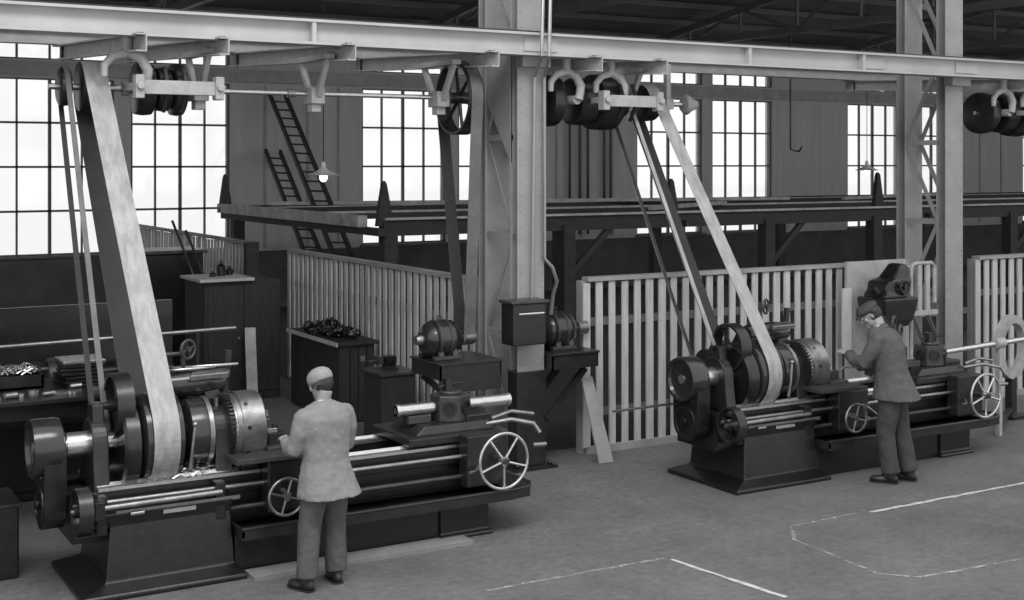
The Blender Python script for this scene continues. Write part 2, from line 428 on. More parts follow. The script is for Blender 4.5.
# fences --------------------------------------------------------------------
def fence(name, p0, p1, z1, label, sp=.17, sw=.09, th=.022, posts=True):
    p0 = Vector(p0); p1 = Vector(p1); L = (p1-p0).length; d = (p1-p0)/L; nrm = Vector((d.y, -d.x, 0))
    if nrm.x > 0.5: nrm = -nrm                              # slat side faces the shop
    t = thing('picket_fence', label, 'fence', (p0.x, p0.y, 0), 'slatted wooden fences')
    s = MB(); n = int(L/sp)
    for i in range(n+1):
        c = p0+d*(i*L/n); j = random.uniform(-.008, .008)
        s.bar(c+nrm*.03+Vector((0, 0, .07)), c+nrm*.03+d*j+Vector((0, 0, z1-.03+random.uniform(-.01, .01))), sw*random.uniform(.9, 1.08), th, up=nrm)
    s.build('slats', 'slat', t)
    s = MB().bar(p0+Vector((0, 0, z1)), p1+Vector((0, 0, z1)), .13, .045); s.build('top_rail', 'rail', t)
    s = MB()
    for z in (.45, 1.45): s.bar(p0+Vector((0, 0, z)), p1+Vector((0, 0, z)), .04, .09)
    s.build('cross_rail', 'cross', t)
    s = MB().bar(p0+nrm*.03+Vector((0, 0, .04)), p1+nrm*.03+Vector((0, 0, .04)), .05, .08); s.build('bottom_rail', 'rail', t)
    k = max(2, int(L/2.6)+1)
    for i in range(k):
        c = p0+d*(L*i/(k-1))-nrm*.06
        MB().box(c.x-.045, c.x+.045, c.y-.045, c.y+.045, 0, z1-.02).build('post', 'rail', t)
fence('f', (8.0, 11.9, 0), (13.0, 11.9, 0), 1.92, 'long slatted fence behind the right lathe, between the two lattice columns')
fence('f', (14.35, 11.9, 0), (19.5, 11.9, 0), 1.92, 'slatted fence at the right edge, right of the second column')
fence('f', (6.95, 12.5, 0), (6.95, 18.05, 0), 1.92, 'slatted fence running back from the middle column, behind the wooden chest')
fence('f', (7.02, 20.0, 0), (7.02, 27.2, 0), 1.92, 'farther slatted fence on the left, between the gap and the windows')

# raised timber frame in the fenced yard ----------------------------------------
st = thing('timber_staging', 'long dark raised timber staging behind the fences, below the windows', 'staging', (8.2, 17.8, 0))
ZS = 2.35
for y, z, h in ((17.8, ZS-.13, .24), (20.5, ZS-.06, .1), (23.3, ZS-.05, .12), (24.8, ZS-.05, .12)):
    MB().box(8.3, 36, y-.07, y+.07, z-h/2, z+h/2).build('long_rail', 'timber', st)
for x in (8.22, 14.0, 20.0, 26.0, 32.0): MB().box(x-.08, x+.08, 17.6, 24.95, ZS-.24, ZS-.13).build('cross_beam', 'timber', st)
m = MB()
for y in (17.72, 20.5, 23.3): m.bar((8.3, y, ZS+.01), (36, y, ZS+.01), .12, .035)
m.build('top_strip', 'old_timber', st)
for x in (8.4, 11.6, 15.9, 18.6, 22.5, 27.5, 33):
    for y in (17.8, 24.7):
        MB().box(x-.11, x+.11, y-.11, y+.11, 0, ZS-.16).build('post', 'timber', st)
for x in (11.7, 16, 22.6, 27.6): MB().bar((x, 17.8, 1.4), (x+.8, 17.8, ZS-.2), .08, .1).build('knee_brace', 'timber', st)
m = MB().box(8.08, 8.24, 18.2, 25.0, ZS-.13, ZS+.05)
tag(m.build('weathered_plank', 'old_timber', origin=(8.07, 22, ZS-.16), bevel=.01), 'pale weathered plank lying along the left end of the dark staging', 'plank')
for k, (x, y, zt, lab) in enumerate(((8.33, 17.8, 2.93, 'tapered dark stake on the near left corner of the staging, beside the hanging lamp'),
                      (8.2, 24.85, 2.98, 'thin dark stake at the far left end of the weathered plank'),
                      (13.75, 17.8, 2.93, 'tapered dark stake seen between the belts of the right lathe'),
                      (18.7, 17.8, 3.02, 'tapered dark stake on the staging in front of the right hand window'))):
    s = MB().rects([(ZS-.1, x-.13, x+.13, y-.05, y+.05), (ZS+.15, x-.1, x+.1, y-.05, y+.05), (zt-.05, x-.04, x+.03, y-.04, y+.04), (zt, x-.02, x+.01, y-.02, y+.02)])
    tag(s.build('stake', 'timber', origin=(x, y, ZS-.1)), lab, 'stake', 'stakes on the timber staging')
# loose bars lying along the staging
for k, (x0, x1, y0, y1) in enumerate(((13.9, 17.2, 18.6, 20.5), (14.2, 20.5, 23.6, 22.2), (21.5, 28.0, 21.5, 24), (9.0, 13.0, 24.5, 23.6))):
    s = MB().bar((x0, y0, ZS+.05), (x1, y1, ZS+.05), .09, .07)
    tag(s.build('loose_batten', 'old_timber', origin=(x0, y0, ZS)), ['short pale batten on the staging right of the middle column', 'long pale batten lying askew across the middle of the staging',
        'pale batten at the right end of the staging by the narrow windows', 'pale batten behind the hanging lamp on the staging'][k], 'batten', 'loose battens on the staging')

# ladders -------------------------------------------------------------------
def ladder(b, t, wd, label):
    b = Vector(b); t = Vector(t); d = (t-b).normalized(); s = Vector((1, 0, 0)); s = (s-d*s.dot(d)).normalized()
    r = thing('wooden_ladder', label, 'ladder', b, 'ladders leaning in the yard')
    for q in (-1, 1): MB().bar(b+s*q*wd/2, t+s*q*wd/2, .06, .1).build('side_rail', 'timber', r)
    n = int((t-b).length/.33)
    for i in range(1, n):
        c = b+d*((t-b).length*i/n); MB().cyl(c-s*wd/2, c+s*wd/2, .018, n=8).build('rung', 'timber', r)
ladder((9.45, 20.3, .0), (10.15, 27.2, 4.72), .36, 'tall dark ladder leaning on the wall behind the hanging lamp')
ladder((9.0, 20.6, .0), (10.05, 27.2, 3.46), .32, 'shorter dark ladder leaning left of the tall one')
# pipes on the pier
for k, (x, lab) in enumerate(((17.95, 'leftmost'), (18.25, 'second from the left'), (18.5, 'middle'), (19.0, 'second from the right'), (19.2, 'rightmost'))):
    s = MB().tube([(x, YW-.12, 1.4), (x, YW-.12, 4.1), (x-.06, YW-.12, 4.75)], .035, 8)
    tag(s.build('wall_pipe', 'black_iron', origin=(x, YW-.12, 1.4)), 'thin dark wall pipe right of the middle column, %s of five' % lab, 'pipe', 'pipes on the wall panel')

# pendant lamps ---------------------------------------------------------------
def lamp(p, label, zt):
    x, y, z = p
    t = thing('pendant_lamp', label, 'lamp', p, 'pendant lamps over the yard')
    MB().prof((x, y, z), (0, 0, 1), [(.0, .225), (.006, .235), (.035, .16), (.07, .09), (.12, .035), (.19, .03), (.2, .01)], 28).build('lamp_shade', 'enamel', t)
    MB().ball((x, y, z-.02), .06, .06, .075).build('bulb', 'bulb', t)
    MB().cyl((x, y, z+.17), (x, y, zt), .006, n=6).build('cord', 'black', t)
lamp((7.25, 17.55, 3.02), 'shallow pale shaded lamp with a bright bulb hanging in front of the grey wall', zr(17.55))
lamp((19.55, 18.9, 3.05), 'small pendant lamp silhouetted against the right hand window', zr(18.9))

# ------------------------------------------------------------------ chalk marks
def strip(name, pts, w, m, label, seed):
    random.seed(seed); q = []
    for i in range(len(pts)-1):
        a, b = Vector(pts[i]), Vector(pts[i+1]); n = max(2, int((b-a).length/.12))
        for k in range(n): q.append(a.lerp(b, k/n))
    q.append(Vector(pts[-1])); vs = []; fs = []
    for i, p in enumerate(q):
        d = (q[min(i+1, len(q)-1)]-q[max(0, i-1)]).normalized(); nn = Vector((-d.y, d.x)); ww = w*random.uniform(.6, 1.25)
        j = random.uniform(-.008, .008)
        for e in (-.5, .5): vs.append((p.x+nn.x*(e*ww+j), p.y+nn.y*(e*ww+j), .004))
    for i in range(len(q)-1): fs.append((2*i, 2*i+1, 2*i+3, 2*i+2))
    o = MB().add(vs, fs).build(name, m, origin=(pts[0][0], pts[0][1], 0)); tag(o, label, 'chalk line')
strip('chalk_line', [(8.9, 8.56), (10.97, 8.56), (13, 8.55)], .05, 'chalk', 'bold white chalk line on the floor right of the standing man with the dark cap', 1)
strip('chalk_line', [(8.75, 8.6), (7.95, 8.58), (7.7, 8.27), (7.62, 7.25), (7.82, 7.02), (8.9, 6.92)], .03, 'chalk_faint', 'faint chalk outline curving round in the lower right of the floor', 2)
strip('chalk_line', [(6.46, 8.36), (6.52, 7.9), (6.58, 7.5), (6.62, 7.2)], .045, 'chalk', 'short bold chalk line running to the bottom edge', 3)
strip('chalk_line', [(4.8, 8.46), (6.43, 8.42)], .035, 'chalk_faint', 'faint chalk line right of the light jacketed man', 4)

# ------------------------------------------------------------------ the turret lathe
YC = 10.2
def gear(mb, x0, x1, y, z, r, teeth):
    poly = []
    for i in range(teeth):
        a = 2*PI*i/teeth; w = 2*PI/teeth
        for da, rr in ((0, r-.018), (.25*w, r-.018), (.35*w, r), (.7*w, r), (.8*w, r-.018)):
            poly.append((rr*math.cos(a+da), rr*math.sin(a+da)))
    mb.prism(poly, (x0, y, z), (0, 1, 0), (0, 0, 1), x1-x0)

def lathe(label):
    t = thing('turret_lathe', label, 'lathe', (3.9, YC, 0), 'turret lathes')
    B = lambda m, n, mt, bv=0.0, p=t: m.build(n, mt, p, bevel=bv)
    # head-end leg with flared foot
    B(MB().rects([(0, 2.12, 3.36, 9.64, 10.74), (.04, 2.12, 3.36, 9.64, 10.74), (.10, 2.32, 3.3, 9.77, 10.62), (.5, 2.36, 3.28, 9.81, 10.6), (.6, 2.3, 3.3, 9.79, 10.62)]), 'headstock_leg', 'black_iron', .012)
    # base under pan
    B(MB().rects([(0, 3.31, 5.1, 9.8, 10.66), (.30, 3.31, 5.1, 9.8, 10.66)]).rects([(0, 5.08, 5.6, 9.74, 10.72), (.03, 5.08, 5.6, 9.74, 10.72), (.05, 5.1, 5.57, 9.77, 10.68), (.3, 5.1, 5.57, 9.77, 10.68)]), 'tail_leg', 'black_iron', .01)
    # chip pan
    pm = MB().box(3.31, 5.72, 9.62, 10.82, .30, .32)
    pm.box(3.31, 5.72, 9.62, 9.64, .32, .385).box(3.31, 5.72, 10.8, 10.82, .32, .385).box(3.31, 3.33, 9.62, 10.82, .32, .385)
    pm.prism([(5.7, 9.62), (5.92, 9.66), (5.98, 9.76), (5.98, 10.7), (5.7, 10.82)], (0, 0, .30), (1, 0, 0), (0, 1, 0), .085)
    pm.tube([(3.31, 9.63, .385), (5.72, 9.63, .385), (5.92, 9.67, .385), (5.99, 9.78, .385), (5.99, 10.6, .385)], .016, 8)
    B(pm, 'chip_pan', 'dark_iron')
    # bed
    bm = MB().box(2.12, 5.68, 9.93, 10.06, .60, .74).box(2.12, 5.68, 10.48, 10.61, .60, .74)
    bm.box(2.12, 5.68, 9.97, 10.57, .36, .62).box(2.12, 5.68, 9.92, 9.98, .40, .46)
    bm.box(5.6, 5.68, 9.93, 10.61, .5, .74)
    B(bm, 'bed', 'black_iron', .008)
    for y in (9.93, 10.48):
        wm = MB().prism([(y-.01, .74), (y+.14, .74), (y+.14, .765), (y+.09, .768), (y+.065, .79), (y+.04, .768), (y-.01, .765)], (2.3, 0, 0), (0, 1, 0), (0, 0, 1), 3.36)
        B(wm, 'bed_way', 'steel')
    # rods along front
    B(MB().cyl((2.1, 9.85, .675), (5.5, 9.85, .675), .018, n=16), 'feed_rod', 'worn_steel')
    B(MB().cyl((2.2, 9.86, .50), (5.6, 9.86, .50), .02, n=16), 'lead_screw', 'mid_iron')
    B(MB().bar((2.4, 9.8, .60), (3.35, 9.8, .60), .012, .03).cyl((2.5, 9.78, .585), (2.6, 9.78, .585), .018), 'control_bar', 'worn_steel')
    for x in (2.3, 3.2, 5.45): B(MB().box(x-.04, x+.04, 9.8, 9.94, .44, .73), 'rod_bracket', 'black_iron', .01)
    B(MB().box(2.75, 3.0, 9.788, 9.795, .55, .58), 'maker_plate', 'steel')
    # headstock casting
    hm = MB().rects([(.73, 2.3, 3.4, 9.93, 10.6), (.755, 2.31, 3.39, 9.94, 10.58)])
    for x0, x1 in ((2.28, 2.4), (3.22, 3.36)):
        pl = [(9.97, .73), (10.0, .95)]+[(YC+.19*math.cos(a), 1.06+.19*math.sin(a)) for a in [PI-.2-i*(PI-.4)/14 for i in range(15)]]+[(10.4, .95), (10.5, .73)]
        hm.prism(pl, (x0, 0, 0), (0, 1, 0), (0, 0, 1), x1-x0)
    hm.prism([(10.28, .73), (10.26, 1.3), (10.3, 1.5), (10.42, 1.5), (10.48, 1.3), (10.56, .73)], (3.22, 0, 0), (0, 1, 0), (0, 0, 1), .12)
    hm.prism([(10.1, 1.1), (10.12, 1.36), (10.28, 1.36), (10.34, 1.1)], (2.3, 0, 0), (0, 1, 0), (0, 0, 1), .09)
    B(hm, 'headstock', 'dark_iron', .012)
    sp = MB().prof((1.88, YC, 1.06), (1, 0, 0), [(0, .045), (.05, .045), (.05, .06), (.24, .06), (.24, .092), (.4, .092), (.4, .065), (1.5, .065)], 24)
    B(sp, 'spindle', 'steel')
    # end pulley and gear guard
    ep = MB().prof((1.86, YC, 1.06), (1, 0, 0), [(.03, .05), (.03, .17), (0, .185), (0, .215), (.02, .22), (.19, .22), (.21, .212), (.21, .17), (.18, .05)], 40)
    B(ep, 'end_pulley', 'gloss_iron')
    pl = [(YC+.2*math.cos(a), 1.03+.2*math.sin(a)) for a in [i*PI/14 for i in range(15)]]+[(YC+.19*math.cos(a), .62+.17*math.sin(a)) for a in [PI+i*PI/14 for i in range(15)]]
    gg = MB().prism(pl, (1.93, 0, 0), (0, 1, 0), (0, 0, 1), .16)
    gg.torus((1.93, YC, .64), (1, 0, 0), .15, .012, 30, 6); gg.cyl((1.9, YC, .64), (1.93, YC, .64), .04); gg.cyl((1.91, YC-.12, .86), (1.93, YC-.12, .86), .02)
    gg.box(1.98, 2.35, 10.08, 10.34, .6, .72)
    B(gg, 'gear_guard', 'black_iron', .012)
    # lower front pulley
    lw = MB().wheel((2.14, 9.74, .66), (1, 0, 0), .175, .02, 4, .04, w=.1, flat=True)
    B(lw, 'feed_pulley', 'dark_iron'); B(MB().cyl((2.06, 9.74, .66), (3.2, 9.78, .66), .022, n=12), 'feed_pulley_shaft', 'worn_steel')
    B(MB().box(2.22, 2.3, 9.7, 9.96, .58, .72), 'pulley_bearing', 'black_iron', .01)
    # spoked wheel for narrow belt
    sw = MB().wheel((2.52, YC, 1.33), (1, 0, 0), .245, .026, 5, .05, w=.13, flat=True, sr=.022)
    sw.cyl((2.3, YC, 1.33), (2.66, YC, 1.33), .028)
    B(sw, 'spoked_pulley', 'dark_iron')
    B(MB().prof((2.49, YC, 1.03), (1, 0, 0), [(0, .1), (0, .31), (.02, .335), (.12, .335), (.13, .3), (.14, .1)], 44), 'wheel_guard', 'black_iron')
    g = MB(); gear(g, 3.33, 3.37, YC, 1.06, .283, 48); B(g, 'bull_gear', 'dark_iron')
    B(MB().cyl((2.34, 10.46, 1.1), (2.6, 10.46, 1.1), .022).ring((2.44, 10.46, 1.1), (1, 0, 0), .02, .19, .08, 32), 'back_pulley', 'dark_iron')
    cp = MB().prof((2.64, YC, 1.06), (1, 0, 0), [(0, .1), (0, .30), (.02, .335), (.16, .345), (.3, .335), (.32, .29), (.34, .12), (.37, .12), (.38, .24), (.39, .262), (.47, .27), (.55, .262), (.56, .22), (.57, .1)], 48)
    B(cp, 'cone_pulley', 'gloss_iron')
    B(MB().ring((3.18, YC, 1.06), (1, 0, 0), .2, .275, .035), 'clutch_ring', 'worn_steel')
    # back gear cover
    bc = MB().prof((2.84, 10.36, 1.42), (1, 0, 0), [(0, .05), (.0, .085), (.04, .1), (.36, .112), (.5, .1), (.56, .075), (.58, .02)], 28)
    bc.rects([(.73, 2.98, 3.1, 10.46, 10.58), (1.38, 2.98, 3.1, 10.34, 10.46)])
    B(bc, 'back_gear_cover', 'gloss_iron')
    B(MB().prism([(-.02, 0), (.3, .02), (.34, .1), (.3, .17), (.2, .16), (.02, .1)], (3.1, 10.2, 1.46), (1, 0, 0), (0, 1, .1), .05), 'cover_lug', 'worn_steel', .01)
    # oiler post with small handwheel
    ow = MB().cyl((3.08, 10.4, 1.5), (3.08, 10.4, 1.74), .02, n=12).cyl((2.93, 10.4, 1.66), (3.1, 10.4, 1.66), .018, n=12).cyl((2.94, 10.4, 1.45), (2.94, 10.4, 1.66), .014, n=10)
    B(ow, 'oiler_post', 'mid_iron')
    B(MB().wheel((3.1, 10.33, 1.70), (.45, -.9, 0), .085, .012, 4, .022), 'small_handwheel', 'mid_iron')
    B(MB().bar((3.42, 10.4, 1.3), (3.46, 10.4, 1.66), .05, .05).box(3.38, 3.48, 10.36, 10.44, 1.2, 1.32), 'clutch_lever', 'dark_iron', .006)
    B(MB().tube([(2.98, 9.86, .84), (2.985, 9.83, 1.0), (3.01, 9.84, 1.18)], [.018, .012, .012], 8).ball((3.01, 9.84, 1.19), .022), 'hand_lever', 'worn_steel')
    # chuck
    ck = MB().prof((3.36, YC, 1.06), (1, 0, 0), [(0, .12), (0, .25), (.03, .262), (.03, .272), (.07, .272), (.07, .29), (.25, .29), (.262, .278), (.262, .07), (.22, .06), (.22, .01)], 56)
    B(ck, 'chuck_body', 'worn_steel')
    for k in range(3):
        a = .5+2*PI*k/3; e = Vector((0, math.cos(a), math.sin(a))); c = Vector((3.62, YC, 1.06))
        j = MB().bar(c+e*.07, c+e*.25, .06, .07, up=(1, 0, 0)).bar(c+e*.07+Vector((.04, 0, 0)), c+e*.15+Vector((.04, 0, 0)), .055, .06, up=(1, 0, 0))
        B(j, 'chuck_jaw', 'mid_iron', .005)
    sc = MB()
    for k in range(9):
        a = .2+2*PI*k/9; sc.cyl((3.47, YC+.27*math.cos(a), 1.06+.27*math.sin(a)), (3.47, YC+.296*math.cos(a), 1.06+.296*math.sin(a)), .016, n=8)
    B(sc, 'chuck_screws', 'black_iron')
    # workpiece side tool and carriage
    cm = MB().box(3.5, 4.12, 9.88, 10.66, .79, .85).box(3.56, 3.98, 9.74, 9.9, .45, .85)
    cm.box(3.4, 3.62, 9.88, 10.66, .79, .83)
    B(cm, 'saddle', 'black_iron', .012)
    B(MB().box(3.3, 3.86, 9.72, 10.02, .855, .90).box(3.62, 3.86, 9.9, 10.4, .855, .93), 'cross_slide', 'mid_iron', .008)
    B(MB().box(3.66, 3.82, 10.0, 10.16, .93, 1.02).cyl((3.74, 10.08, 1.02), (3.74, 10.08, 1.08), .025), 'tool_post', 'dark_iron', .006)
    B(MB().box(3.56, 3.74, 10.02, 10.07, 1.02, 1.055), 'cutting_tool', 'steel', .004)
    B(MB().wheel((3.66, 9.60, .60), (0, 1, 0), .155, .012, 4, .03, sr=.011), 'apron_handwheel', 'worn_steel')
    B(MB().cyl((3.68, 9.6, .62), (3.68, 9.75, .62), .02, n=12).cyl((3.78, 9.6, .73), (3.78, 9.53, .73), .014, n=10), 'handwheel_shaft', 'worn_steel')
    B(MB().tube([(3.88, 9.72, .7), (3.92, 9.66, .66), (3.98, 9.62, .6)], .011, 8).cyl((3.92, 9.75, .56), (3.92, 9.68, .56), .02), 'apron_lever', 'worn_steel')
    # turret
    ts = MB().box(4.86, 5.74, 9.88, 10.66, .79, .86).rects([(.86, 4.96, 5.72, 9.96, 10.5), (.93, 5.06, 5.7, 10.0, 10.44)])
    ts.box(5.34, 5.74, 9.74, 9.9, .42, .86)
    B(ts, 'turret_slide', 'dark_iron', .012)
    hx = MB(); R = .18
    hx.prism([(R*math.cos(PI/6+i*PI/3), R*math.sin(PI/6+i*PI/3)) for i in range(6)], (5.42, YC, .93), (1, 0, 0), (0, 1, 0), .225)
    hx.cyl((5.42, YC, 1.155), (5.42, YC, 1.185), .1)
    tr = B(hx, 'turret_head', 'mid_iron', .01)
    for k in range(6):
        a = k*PI/3; e = Vector((math.cos(a), math.sin(a), 0)); c = Vector((5.42, YC, 1.05))
        f = MB().ring(c+e*(R*.866+.008), e, .04, .062, .02, 24); f.prof(c+e*(R*.866-.03), e, [(0, .038), (.034, .038)], 20)
        B(f, 'tool_socket', 'dark_iron', 0, tr)
    B(MB().cyl((5.44, YC, 1.18), (5.44, YC, 1.22), .03).tube([(5.3, YC, 1.22), (5.42, YC, 1.24), (5.52, YC-.08, 1.26)], .013, 8).box(5.36, 5.42, YC-.04, YC+.04, 1.18, 1.29), 'turret_clamp', 'dark_iron')
    for x0, x1 in ((4.88, 5.28), (5.57, 6.02)):
        f = MB().cyl((x0, YC, 1.05), (x1, YC, 1.05), .05)
        f.ring((x0+.015, YC, 1.05), (1, 0, 0), .03, .058, .03).ring((x1-.015, YC, 1.05), (1, 0, 0), .03, .058, .03)
        B(f, 'tool_bar', 'steel')
    B(MB().box(4.98, 5.2, YC-.06, YC+.06, .93, 1.0), 'bar_rest', 'mid_iron', .008)
    # capstan wheel and levers
    B(MB().wheel((5.62, 9.60, .65), (0, 1, 0), .25, .014, 5, .04, sr=.014), 'capstan_wheel', 'steel')
    B(MB().cyl((5.62, 9.55, .65), (5.62, 9.76, .65), .028, n=16).cyl((5.62, 9.76, .65), (5.62, 9.92, .65), .06), 'capstan_shaft', 'mid_iron')
    B(MB().tube([(5.62, 9.9, .92), (5.8, 9.78, .96), (5.98, 9.7, .92), (6.02, 9.66, .84)], .02, 8).tube([(5.7, 9.95, .95), (5.88, 9.92, 1.0), (6.1, 9.9, .96)], .018, 8).cyl((6.0, 9.74, .72), (6.12, 9.72, .72), .02), 'stop_levers', 'worn_steel')
    B(MB().tube([(5.45, 9.74, .6), (5.38, 9.66, .58), (5.3, 9.64, .58)], .013, 8), 'slide_lever', 'worn_steel')
    bx = MB().box(5.5, 5.75, 10.05, 10.35, .86, .98)
    B(bx, 'index_box', 'dark_iron', .015)
    # cups and swarf
    for x in (2.34, 3.29): B(MB().cyl((x, YC, 1.24), (x, YC, 1.31), .022, n=12), 'oil_cup', 'worn_steel')
    return t
L1 = lathe('turret lathe in the foreground, worked by the man in the light jacket')
L2 = copy_tree(L1); L2.location = (3.9+6.12, YC, 0)
for q in [x for x in bpy.data.objects if x.parent == L2 and x.name.startswith('tool_bar')]: bpy.data.objects.remove(q)
L2['label'] = 'turret lathe farther right, worked by the man in the dark jacket'
struct(MB().box(3.38, 5.3, 9.55, 9.78, 0, .03).build('trim_5', 'concrete'))

# swarf lying in the pans
def swarf(x0, x1, y0, y1, z, n, label, seed, r=.004, par=None):
    random.seed(seed); s = MB()
    for _ in range(n):
        x, y = random.uniform(x0, x1), random.uniform(y0, y1); a = random.uniform(0, PI); L = random.uniform(.03, .12)
        p = Vector((x, y, z+random.uniform(0, .04)))
        s.tube([p, p+Vector((math.cos(a)*L*.5, math.sin(a)*L*.5, .025)), p+Vector((math.cos(a)*L, math.sin(a)*L, random.uniform(-.01, .02)))], r, 5)
    o = s.build('metal_swarf', 'steel', origin=((x0+x1)/2, (y0+y1)/2, z)); tag(o, label, 'metal shavings', None, 'stuff')
swarf(2.72, 3.2, 9.95, 10.2, .757, 110, 'bright curled metal shavings under the headstock of the foreground lathe', 5, .008)
for k, (a, b, lab) in enumerate((((2.9, 10.3, 1.545), (3.32, 10.32, 1.545), 'bright steel rod lying on top of the foreground headstock'),
                      ((3.0, 10.42, 1.545), (3.5, 10.28, 1.56), 'second steel rod crossing the first on the headstock'))):
    tag(MB().cyl(a, b, .012, n=10).build('steel_rod', 'steel', origin=a), lab, 'rod')
# long bar stock through the right lathe
bs = MB().cyl((11.72, 10.2, 1.05), (15.5, 10.28, 1.17), .032, n=16)
tag(bs.build('bar_stock', 'steel', origin=(11.72, 10.2, 1.05)), 'long bright steel bar sticking out to the right of the farther lathe', 'bar')

# ------------------------------------------------------------------ overhead shafting
YS, ZS2 = 12.0, 3.88
def bracket(x, label, zb=4.3):
    t = thing('support_channel', label, 'channel', (x, 11.4, zb-.13), 'channels hung between the two beams')
    m = MB().bar((x, 11.2, zb-.06), (x, 14.7, zb+.1), .012, .15).bar((x-.04, 11.2, zb+.01), (x-.04, 14.7, zb+.17), .09, .014).bar((x-.04, 11.2, zb-.135), (x-.04, 14.7, zb+.025), .09, .014)
    m.build('channel', 'cast_light', t)
    for y in (11.3, 11.58): MB().box(x-.06, x+.0, y-.02, y+.02, zb-.0, 4.33).build('clamp', 'dark_iron', t)
    MB().cyl((x-.02, 14.5, zb+.0), (x-.02, 14.5, 4.5), .014, n=8).build('bolt', 'dark_iron', t)
bracket(3.0, 'pale channel above the belts of the foreground lathe'); bracket(3.73, 'pale channel above the right end of the leftmost countershaft')
bracket(4.95, 'pale channel over the single shaft hanger left of the middle column'); bracket(6.5, 'pale channel above the large spoked pulley')
bracket(7.75, 'pale channel just right of the middle column'); bracket(8.6, 'pale channel above the right end of the middle countershaft')
bracket(14.75, 'pale channel just right of the right column'); bracket(15.6, 'pale channel at the right edge of the picture')

def hanger_mesh(x, spread=.32, w=.05):
    m = MB()
    for q in (-1, 1):
        m.bar((x, YS+q*spread, 4.22), (x, YS+q*.1, ZS2-.02), w, .06)
    m.box(x-.05, x+.05, YS-spread-.06, YS+spread+.06, 4.2, 4.25)
    m.box(x-.07, x+.07, YS-.11, YS+.11, ZS2-.1, ZS2+.06)
    m.box(x-.05, x+.05, YS-.06, YS+.06, ZS2-.18, ZS2-.1)
    return m
def jhanger(m, x, end=True):
    # curved goose-neck casting
    y = YS-.36
    pts = [(x-.25, y, 3.96), (x-.25, y, 4.06), (x-.18, y, 4.14), (x-.05, y, 4.18), (x+.07, y, 4.13), (x+.13, y, 4.03), (x+.12, y, 3.94), (x+.1, y, 3.88)]
    m.tube(pts, [.03, .036, .04, .045, .048, .048, .046, .05], 12).cyl((x-.05, y, 4.16), (x-.05, y, 4.32), .045).cyl((x+.1, y+.02, ZS2), (x+.1, YS+(.05 if end else -.33), ZS2), .05)
    return m

def countershaft(label, xs, drums, bar, ends, jh, hg, name_loc):
    t = thing('countershaft', label, 'countershaft', (name_loc, YS, 3.5), 'overhead countershafts')
    MB().cyl((xs[0], YS, ZS2), (xs[1], YS, ZS2), .028, n=16).build('shaft', 'steel', t)
    for x0, x1, r, mt in drums:
        MB().prof((x0, YS, ZS2), (1, 0, 0), [(0, .04), (0, r-.03), (.012, r-.004), ((x1-x0)/2, r+.004), (x1-x0-.012, r-.004), (x1-x0, r-.03), (x1-x0, .04)], 40).build('pulley', mt, t)
    for x in jh: jhanger(MB(), x, x < 8).build('gooseneck_hanger', 'cast_light', t)
    for x in hg: hanger_mesh(x).build('hanger', 'cast_light', t, bevel=.006)
    b0, b1 = bar
    m = MB().box(b0, b1, 11.50, 11.56, ZS2-.07, ZS2+.055); 
    m.build('shifter_bar', 'cast_light', t, bevel=.006)
    for x in (b0, b1):
        m = MB().box(x-.04, x+.04, 11.47, 11.59, ZS2-.11, ZS2+.10).cyl((x, 11.43, ZS2), (x, 11.5, ZS2), .035, n=14)
        m.box(x-.03, x+.03, 11.6, YS, ZS2-.035, ZS2+.035).ring((x, YS, ZS2), (1, 0, 0), .03, .07, .06, 20)
        m.build('bar_bracket', 'cast_light', t, bevel=.01)
    for x in (b0+.25, b0+.42): MB().bar((x, 11.53, ZS2-.05), (x, 11.64, ZS2-.22), .03, .03).bar((x, 11.53, ZS2+.05), (x, 11.6, ZS2+.18), .03, .03).build('belt_fork', 'dark_iron', t)
    return t
c1 = countershaft('leftmost countershaft with dark pulleys behind a pale bar, by the first tall windows', (2.35, 4.0),
    [(2.43, 2.53, .17, 'dark_iron'), (2.60, 2.82, .22, 'dark_iron'), (3.10, 3.26, .24, 'dark_iron'), (3.28, 3.42, .2, 'dark_iron'), (3.43, 3.55, .24, 'dark_iron')], (3.02, 3.74), 0, (3.0,), (3.7,), 3.2)
c2 = countershaft('middle countershaft with large dark drums, just right of the middle column', (7.45, 9.6),
    [(7.5, 7.66, .28, 'dark_iron'), (7.86, 8.12, .26, 'dark_iron'), (8.13, 8.42, .31, 'dark_iron'), (8.48, 8.58, .17, 'dark_iron'), (8.80, 9.0, .2, 'dark_iron')], (8.0, 8.72), 0, (7.64, 8.22), (8.6,), 8.2)
MB().box(9.18, 9.24, YS-.03, YS+.03, ZS2-.05, 4.47).box(9.16, 9.26, YS-.06, YS+.06, ZS2-.06, ZS2+.06).build('drop_hanger', 'cast_light', c2)
MB().prof((9.45, YS, ZS2), (1, 0, 0), [(0, .09), (.04, .12), (.1, .08), (.18, .05)], 24).build('end_cone', 'cast_light', c2)
c3 = copy_tree(c2); c3.location.x += 7.0; c3['label'] = 'countershaft cut off by the right edge of the picture'

ls = thing('line_shaft', 'thin bright shaft and large spoked pulley left of the middle column', 'line shaft', (4.2, YS, 3.5))
MB().cyl((3.9, YS, ZS2), (6.75, YS, ZS2), .024, n=14).build('shaft', 'steel', ls)
MB().wheel((6.48, YS, ZS2), (1, 0, 0), .385, .025, 6, .06, w=.17, flat=True, sr=.022).build('spoked_pulley', 'dark_iron', ls)
MB().ring((4.62, YS, ZS2), (1, 0, 0), .02, .04, .08).build('collar', 'worn_steel', ls)
for x, lab in ((4.86, 'cast hanger holding the shaft above the pendant lamp'), (6.24, 'cast hanger just left of the large spoked pulley')):
    h = hanger_mesh(x, .34).build('shaft_hanger', 'cast_light', origin=(x, YS, ZS2), bevel=.006); tag(h, lab, 'hanger', 'hangers of the line shaft')

